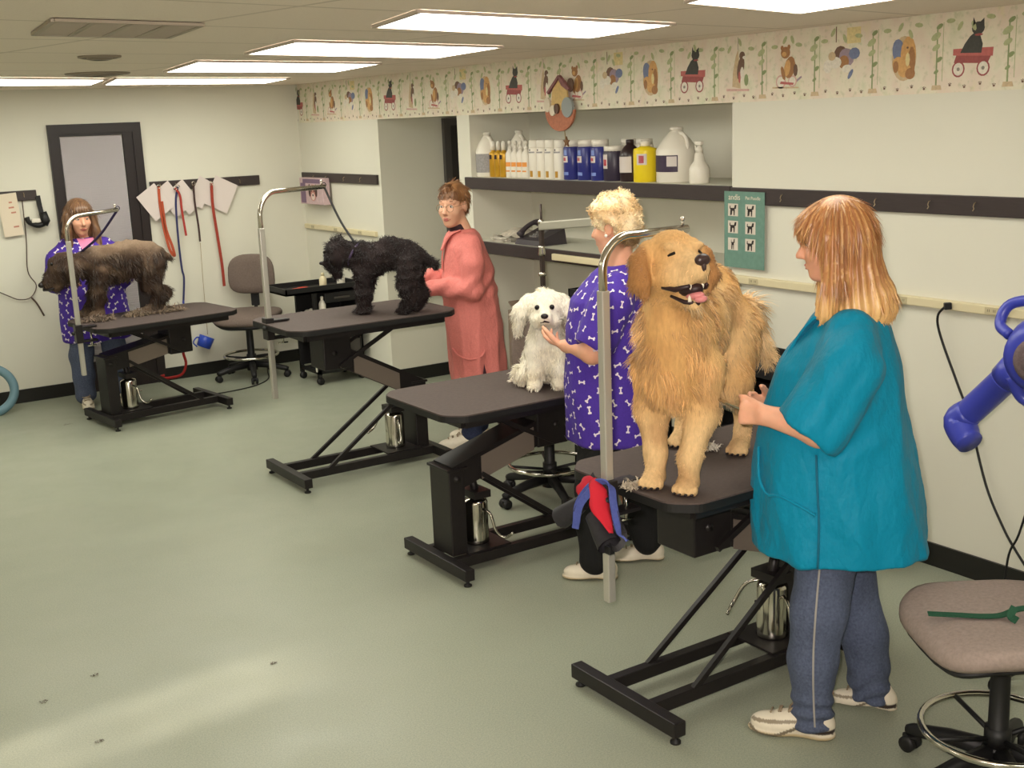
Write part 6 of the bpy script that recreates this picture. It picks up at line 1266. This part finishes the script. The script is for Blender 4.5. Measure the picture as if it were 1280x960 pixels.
for q, wr in ((1, (.1, .1, 1.055)), (-1, (.11, -.1, 1.1))): s.chain([W(-.12, q*.12, 1.32), W(-.125, q*.18, 1.2), W(-.105, q*.195, 1.045), W(*wr), W(wr[0]+.03, wr[1], wr[2]-.005)], [.066, .07, .07, .054, .058], .025)
def pw(v, n): z = v[:, 2]; th = np.arctan2((v-O)@L, (v-O)@F+.12); sl = smoothstep(.15, .18, np.abs((v-O)@L))*smoothstep(.98, 1.02, z); return .011*(.45-np.abs(np.sin(th*5+1.2*z+1.1*vnoise(v, 6, 9))))*smoothstep(1.25, .9, z)*(1-sl)+.008*(.5-np.abs(vnoise(v*V3(1, 1, .55), 18, 4)))+.006*np.sin(60*((v@F)*.8+z)+3*vnoise(v, 9, 2))*smoothstep(.95, 1.0, z)*smoothstep(1.2, 1.1, z)
sm = smock('smock', t, s, .0085, pinkf, pw)
b = MB(); b.ribbon(cr([W(-.07, .085, 1.405), W(-.0, .07, 1.37), W(.045, .025, 1.28), W(.055, .0, 1.16)], 5), .045, (L+Z*.4), .008); b.ribbon(cr([W(-.07, -.085, 1.405), W(-.0, -.07, 1.37), W(.045, -.025, 1.28)], 5), .045, (L-Z*.4), .008); b.build('collar', pinkf, sm)
b = MB(); b.tube(cr([loft_pt(secs, W, th, z, 1.03) for th, z in ((.5, .66), (.8, .62), (1.2, .6), (1.6, .62), (1.75, .66))], 5), .007, 8); b.build('pocket_edge', pinkf, sm)
b = MB(); p = [loft_pt(secs, W, th, z, 1.012) for th, z in ((1.78, .43), (1.5, .43), (1.66, .57))]; b.add(p+[q+L*.004 for q in p], [(0, 1, 2), (5, 4, 3), (0, 3, 4, 1), (1, 4, 5, 2), (2, 5, 3, 0)]); b.build('side_slit', mat('slit_dark', (60, 30, 40), .9), sm)
s = SDF(); A3 = [hf, hl, hu]; s.ball(H(-.018, 0, .055), (.108, .088, .092), .02, 'u', A3); s.ball(H(-.07, 0, -.0), (.05, .07, .07), .03, 'u', A3); s.ball(H(.112, 0, -.03), (.085, .1, .1), .012, 's', A3)
for q in (-1, 1): s.ball(H(.0, q*.09, -.02), (.026, .03, .04), .008, 's', A3)
k1 = lin((118, 78, 48)); k2 = lin((150, 106, 68))
def kcol(P): return mixc(np.tile(k1, (len(P), 1)), k2, np.clip(.4+vnoise(P, 40, 3), 0, 1))
ho, hv, hq = sdfobj('hair', s, .0075, hm, t, kcol)
fur('strands', hv, hq, 3600, lambda P: -Z*.8+hf*1.*(((P-HC)@hf) > .0)[:, None]-hf*.5, lambda P: np.full(len(P), .045), .0042, kcol, hm, ho, .3, None, 3, .12, 0, 23, 120, jit=.35)
# ---------------------------------------------------------------- person far left
O, F, L, W = frame((-2.07, -.5), (-.12, -1.))
t = thing('person', 'person with long brown hair and purple printed smock behind the shaggy brown dog', 'person', (-2.07, -.5, 0))
HC = W(.07, -.025, 1.47); hf, hl, hu = hframe(F+.14*L-.16*Z); s = SDF(); H = add_head(s, HC, hf, hl, hu, 1.06)
s.cone(H(-.02, 0, -.05), W(.02, 0, 1.27), .052, .06, .03); s.ball(W(.02, 0, 1.05), (.12, .14, .17), .06, 'u', [F, L, Z]); s.ball(W(0, 0, .82), (.15, .17, .2), .08, 'u', [F, L, Z])
for q in (1, -1):
    s.chain([W(.02, q*.12, 1.17), W(.04, q*.25, .98), W(.26, q*.2, 1.02)], [.06, .05, .031], .03); add_hand(s, W(.26, q*.2, 1.02), F*1.-L*q*.3, -Z, -L*q, 1., (.3, .4, .3))
    s.chain([W(0, q*.09, .76), W(.02, q*.12, .42), W(.0, q*.13, .08)], [.09, .06, .045], .04)
sdfobj('body', s, .0085, skin, t); face_parts(t, H, 1.06)
s = SDF(); fill_trousers(s, W, ((0, 0, .76), (.15, .18, .12)), (([(.0, .09, .74), (.02, .13, .42), (.0, .14, .1)], [.11, .088, .08]), ([(.0, -.09, .74), (.03, -.12, .42), (.02, -.125, .1)], [.11, .088, .08]))); sdfobj('jeans', s, .011, denim, t, dispf=lambda v, n: .006*vnoise(v, 24, 8))
shoe(t, W, (.23, -.14), (-.04, -.12), 1, sport_shoe); shoe(t, W, (.2, .16), (-.07, .14), 1, sport_shoe)
secs = [(.52, .0, .02, .2, .26), (.7, .01, .02, .205, .26), (.9, .02, .01, .195, .245), (1.05, .02, 0, .18, .23), (1.17, .02, 0, .155, .215), (1.24, .015, 0, .125, .19), (1.29, .01, 0, .1, .13), (1.32, .01, 0, .075, .08)]
s = SDF(); s.loft(secs, (O[0], O[1], 0), F, L, .02, lambda th, z: .02*np.sin(5*th+4*z)*smoothstep(1.1, .6, z))
for q in (1, -1): s.chain([W(.015, q*.14, 1.245), W(.02, q*.2, 1.16), W(.05, q*.245, 1.0)], [.07, .085, .09], .04)
smock('smock', t, s, .0095, purp, lambda v, n: .008*(.5-np.abs(vnoise(v*V3(1, 1, .5), 14, 4))), (.04, .052, 9))
b = MB(); vv = [W(.075, .062, 1.315), W(.075, -.062, 1.315), W(.155, -.03, 1.2), W(.165, 0, 1.17), W(.155, .03, 1.2), W(.09, 0, 1.31)]; vv = [p+F*.012 for p in vv]+[p-F*.03 for p in vv]
b.add(vv, [(0, 5, 3, 4), (5, 1, 2, 3), (6, 10, 9, 11), (11, 9, 8, 7), (0, 4, 10, 6), (4, 3, 9, 10), (3, 2, 8, 9), (2, 1, 7, 8), (1, 5, 11, 7), (5, 0, 6, 11)]); b.build('undershirt', mat('pink_cotton', (222, 130, 168), .8), t)
s = SDF(); A3 = [hf, hl, hu]; s.ball(H(-.015, 0, .045), (.112, .096, .1), .02, 'u', A3); s.ball(H(.05, 0, .07), (.05, .07, .035), .02, 'u', A3); s.cone(H(-.05, 0, .0), W(-.03, -.01, 1.26), .088, .095, .03, 'u', L, 1.2)
for q in (-1, 1): s.chain([H(.01, q*.085, .02), H(.03, q*.1, -.09), W(.09, q*.105-.01, 1.25)], [.035, .034, .026], .02)
s.ball(H(.115, 0, -.05), (.085, .07, .1), .012, 's', A3)
d1 = lin((90, 62, 44)); d2 = lin((130, 96, 68))
def dcol(P): th = np.arctan2((P-HC)@hl, (P-HC)@hf); return mixc(np.tile(d1, (len(P), 1)), d2, .5+.5*np.sin(th*31))
ho, hv, hq = sdfobj('hair', s, .0085, hm, t, dcol)
fur('strands', hv, hq, 2600, lambda P: -Z*1.+(P-HC)*3*smoothstep(1.5, 1.58, P[:, 2])[:, None], lambda P: .08-.04*((P-HC)@hf > .06), .005, dcol, hm, ho, .06, None, 3, .15, 0, 24, 0, jit=.1)
# ================================================================ DAYLIGHT through the added, unseen window in the left wall
sl = bpy.data.lights.new('sun', 'SUN'); sl.energy = SUN; sl.angle = .045; sl.color = (1, .86, .78)
so = bpy.data.objects.new('sun', sl); C.objects.link(so); so.location = (-9, -6.5, 3)
so.rotation_euler = Vector((3.0, .32, -1.56)).to_track_quat('-Z', 'Y').to_euler()
# ================================================================ CAMERA AND LIGHT
def rotm(yaw, pitch, roll):
    cy, sy = math.cos(yaw), math.sin(yaw); cp, sp = math.cos(pitch), math.sin(pitch)
    F = Vector((sy*cp, cy*cp, sp)); Rr = Vector((cy, -sy, 0)); U = Rr.cross(F); c, s = math.cos(roll), math.sin(roll)
    return Rr*c+U*s, U*c-Rr*s, F
Rr, U, F = rotm(math.radians(33.38499256), math.radians(-12.5988687), math.radians(-2.26946399))
cd = bpy.data.cameras.new('camera'); cd.sensor_width = 36; cd.lens = 36*1482.379/1280; cd.clip_start = .05
co = bpy.data.objects.new('camera', cd); C.objects.link(co)
cp = Vector((-4.40763, -9.94565, 2.07574))
co.matrix_world = Matrix(((Rr.x, U.x, -F.x, cp.x), (Rr.y, U.y, -F.y, cp.y), (Rr.z, U.z, -F.z, cp.z), (0, 0, 0, 1)))
S.camera = co
fl = bpy.data.lights.new('camera_flash', 'AREA'); fl.shape = 'RECTANGLE'; fl.size = .06; fl.size_y = .03; fl.energy = FLASH; fl.color = (1, .88, .8); fl.spread = 1.6
fo = bpy.data.objects.new('camera_flash', fl); C.objects.link(fo)
fo.matrix_world = co.matrix_world @ Matrix.Translation((-.06, .07, .02))
w = bpy.data.worlds.new('world'); S.world = w; w.use_nodes = True
w.node_tree.nodes['Background'].inputs[0].default_value = (.8, .75, .65, 1); w.node_tree.nodes['Background'].inputs[1].default_value = .05
S.view_settings.view_transform = 'Standard'; S.view_settings.look = 'None'; S.view_settings.exposure = -.1; S.view_settings.gamma = 1; S.view_settings.use_curve_mapping = False
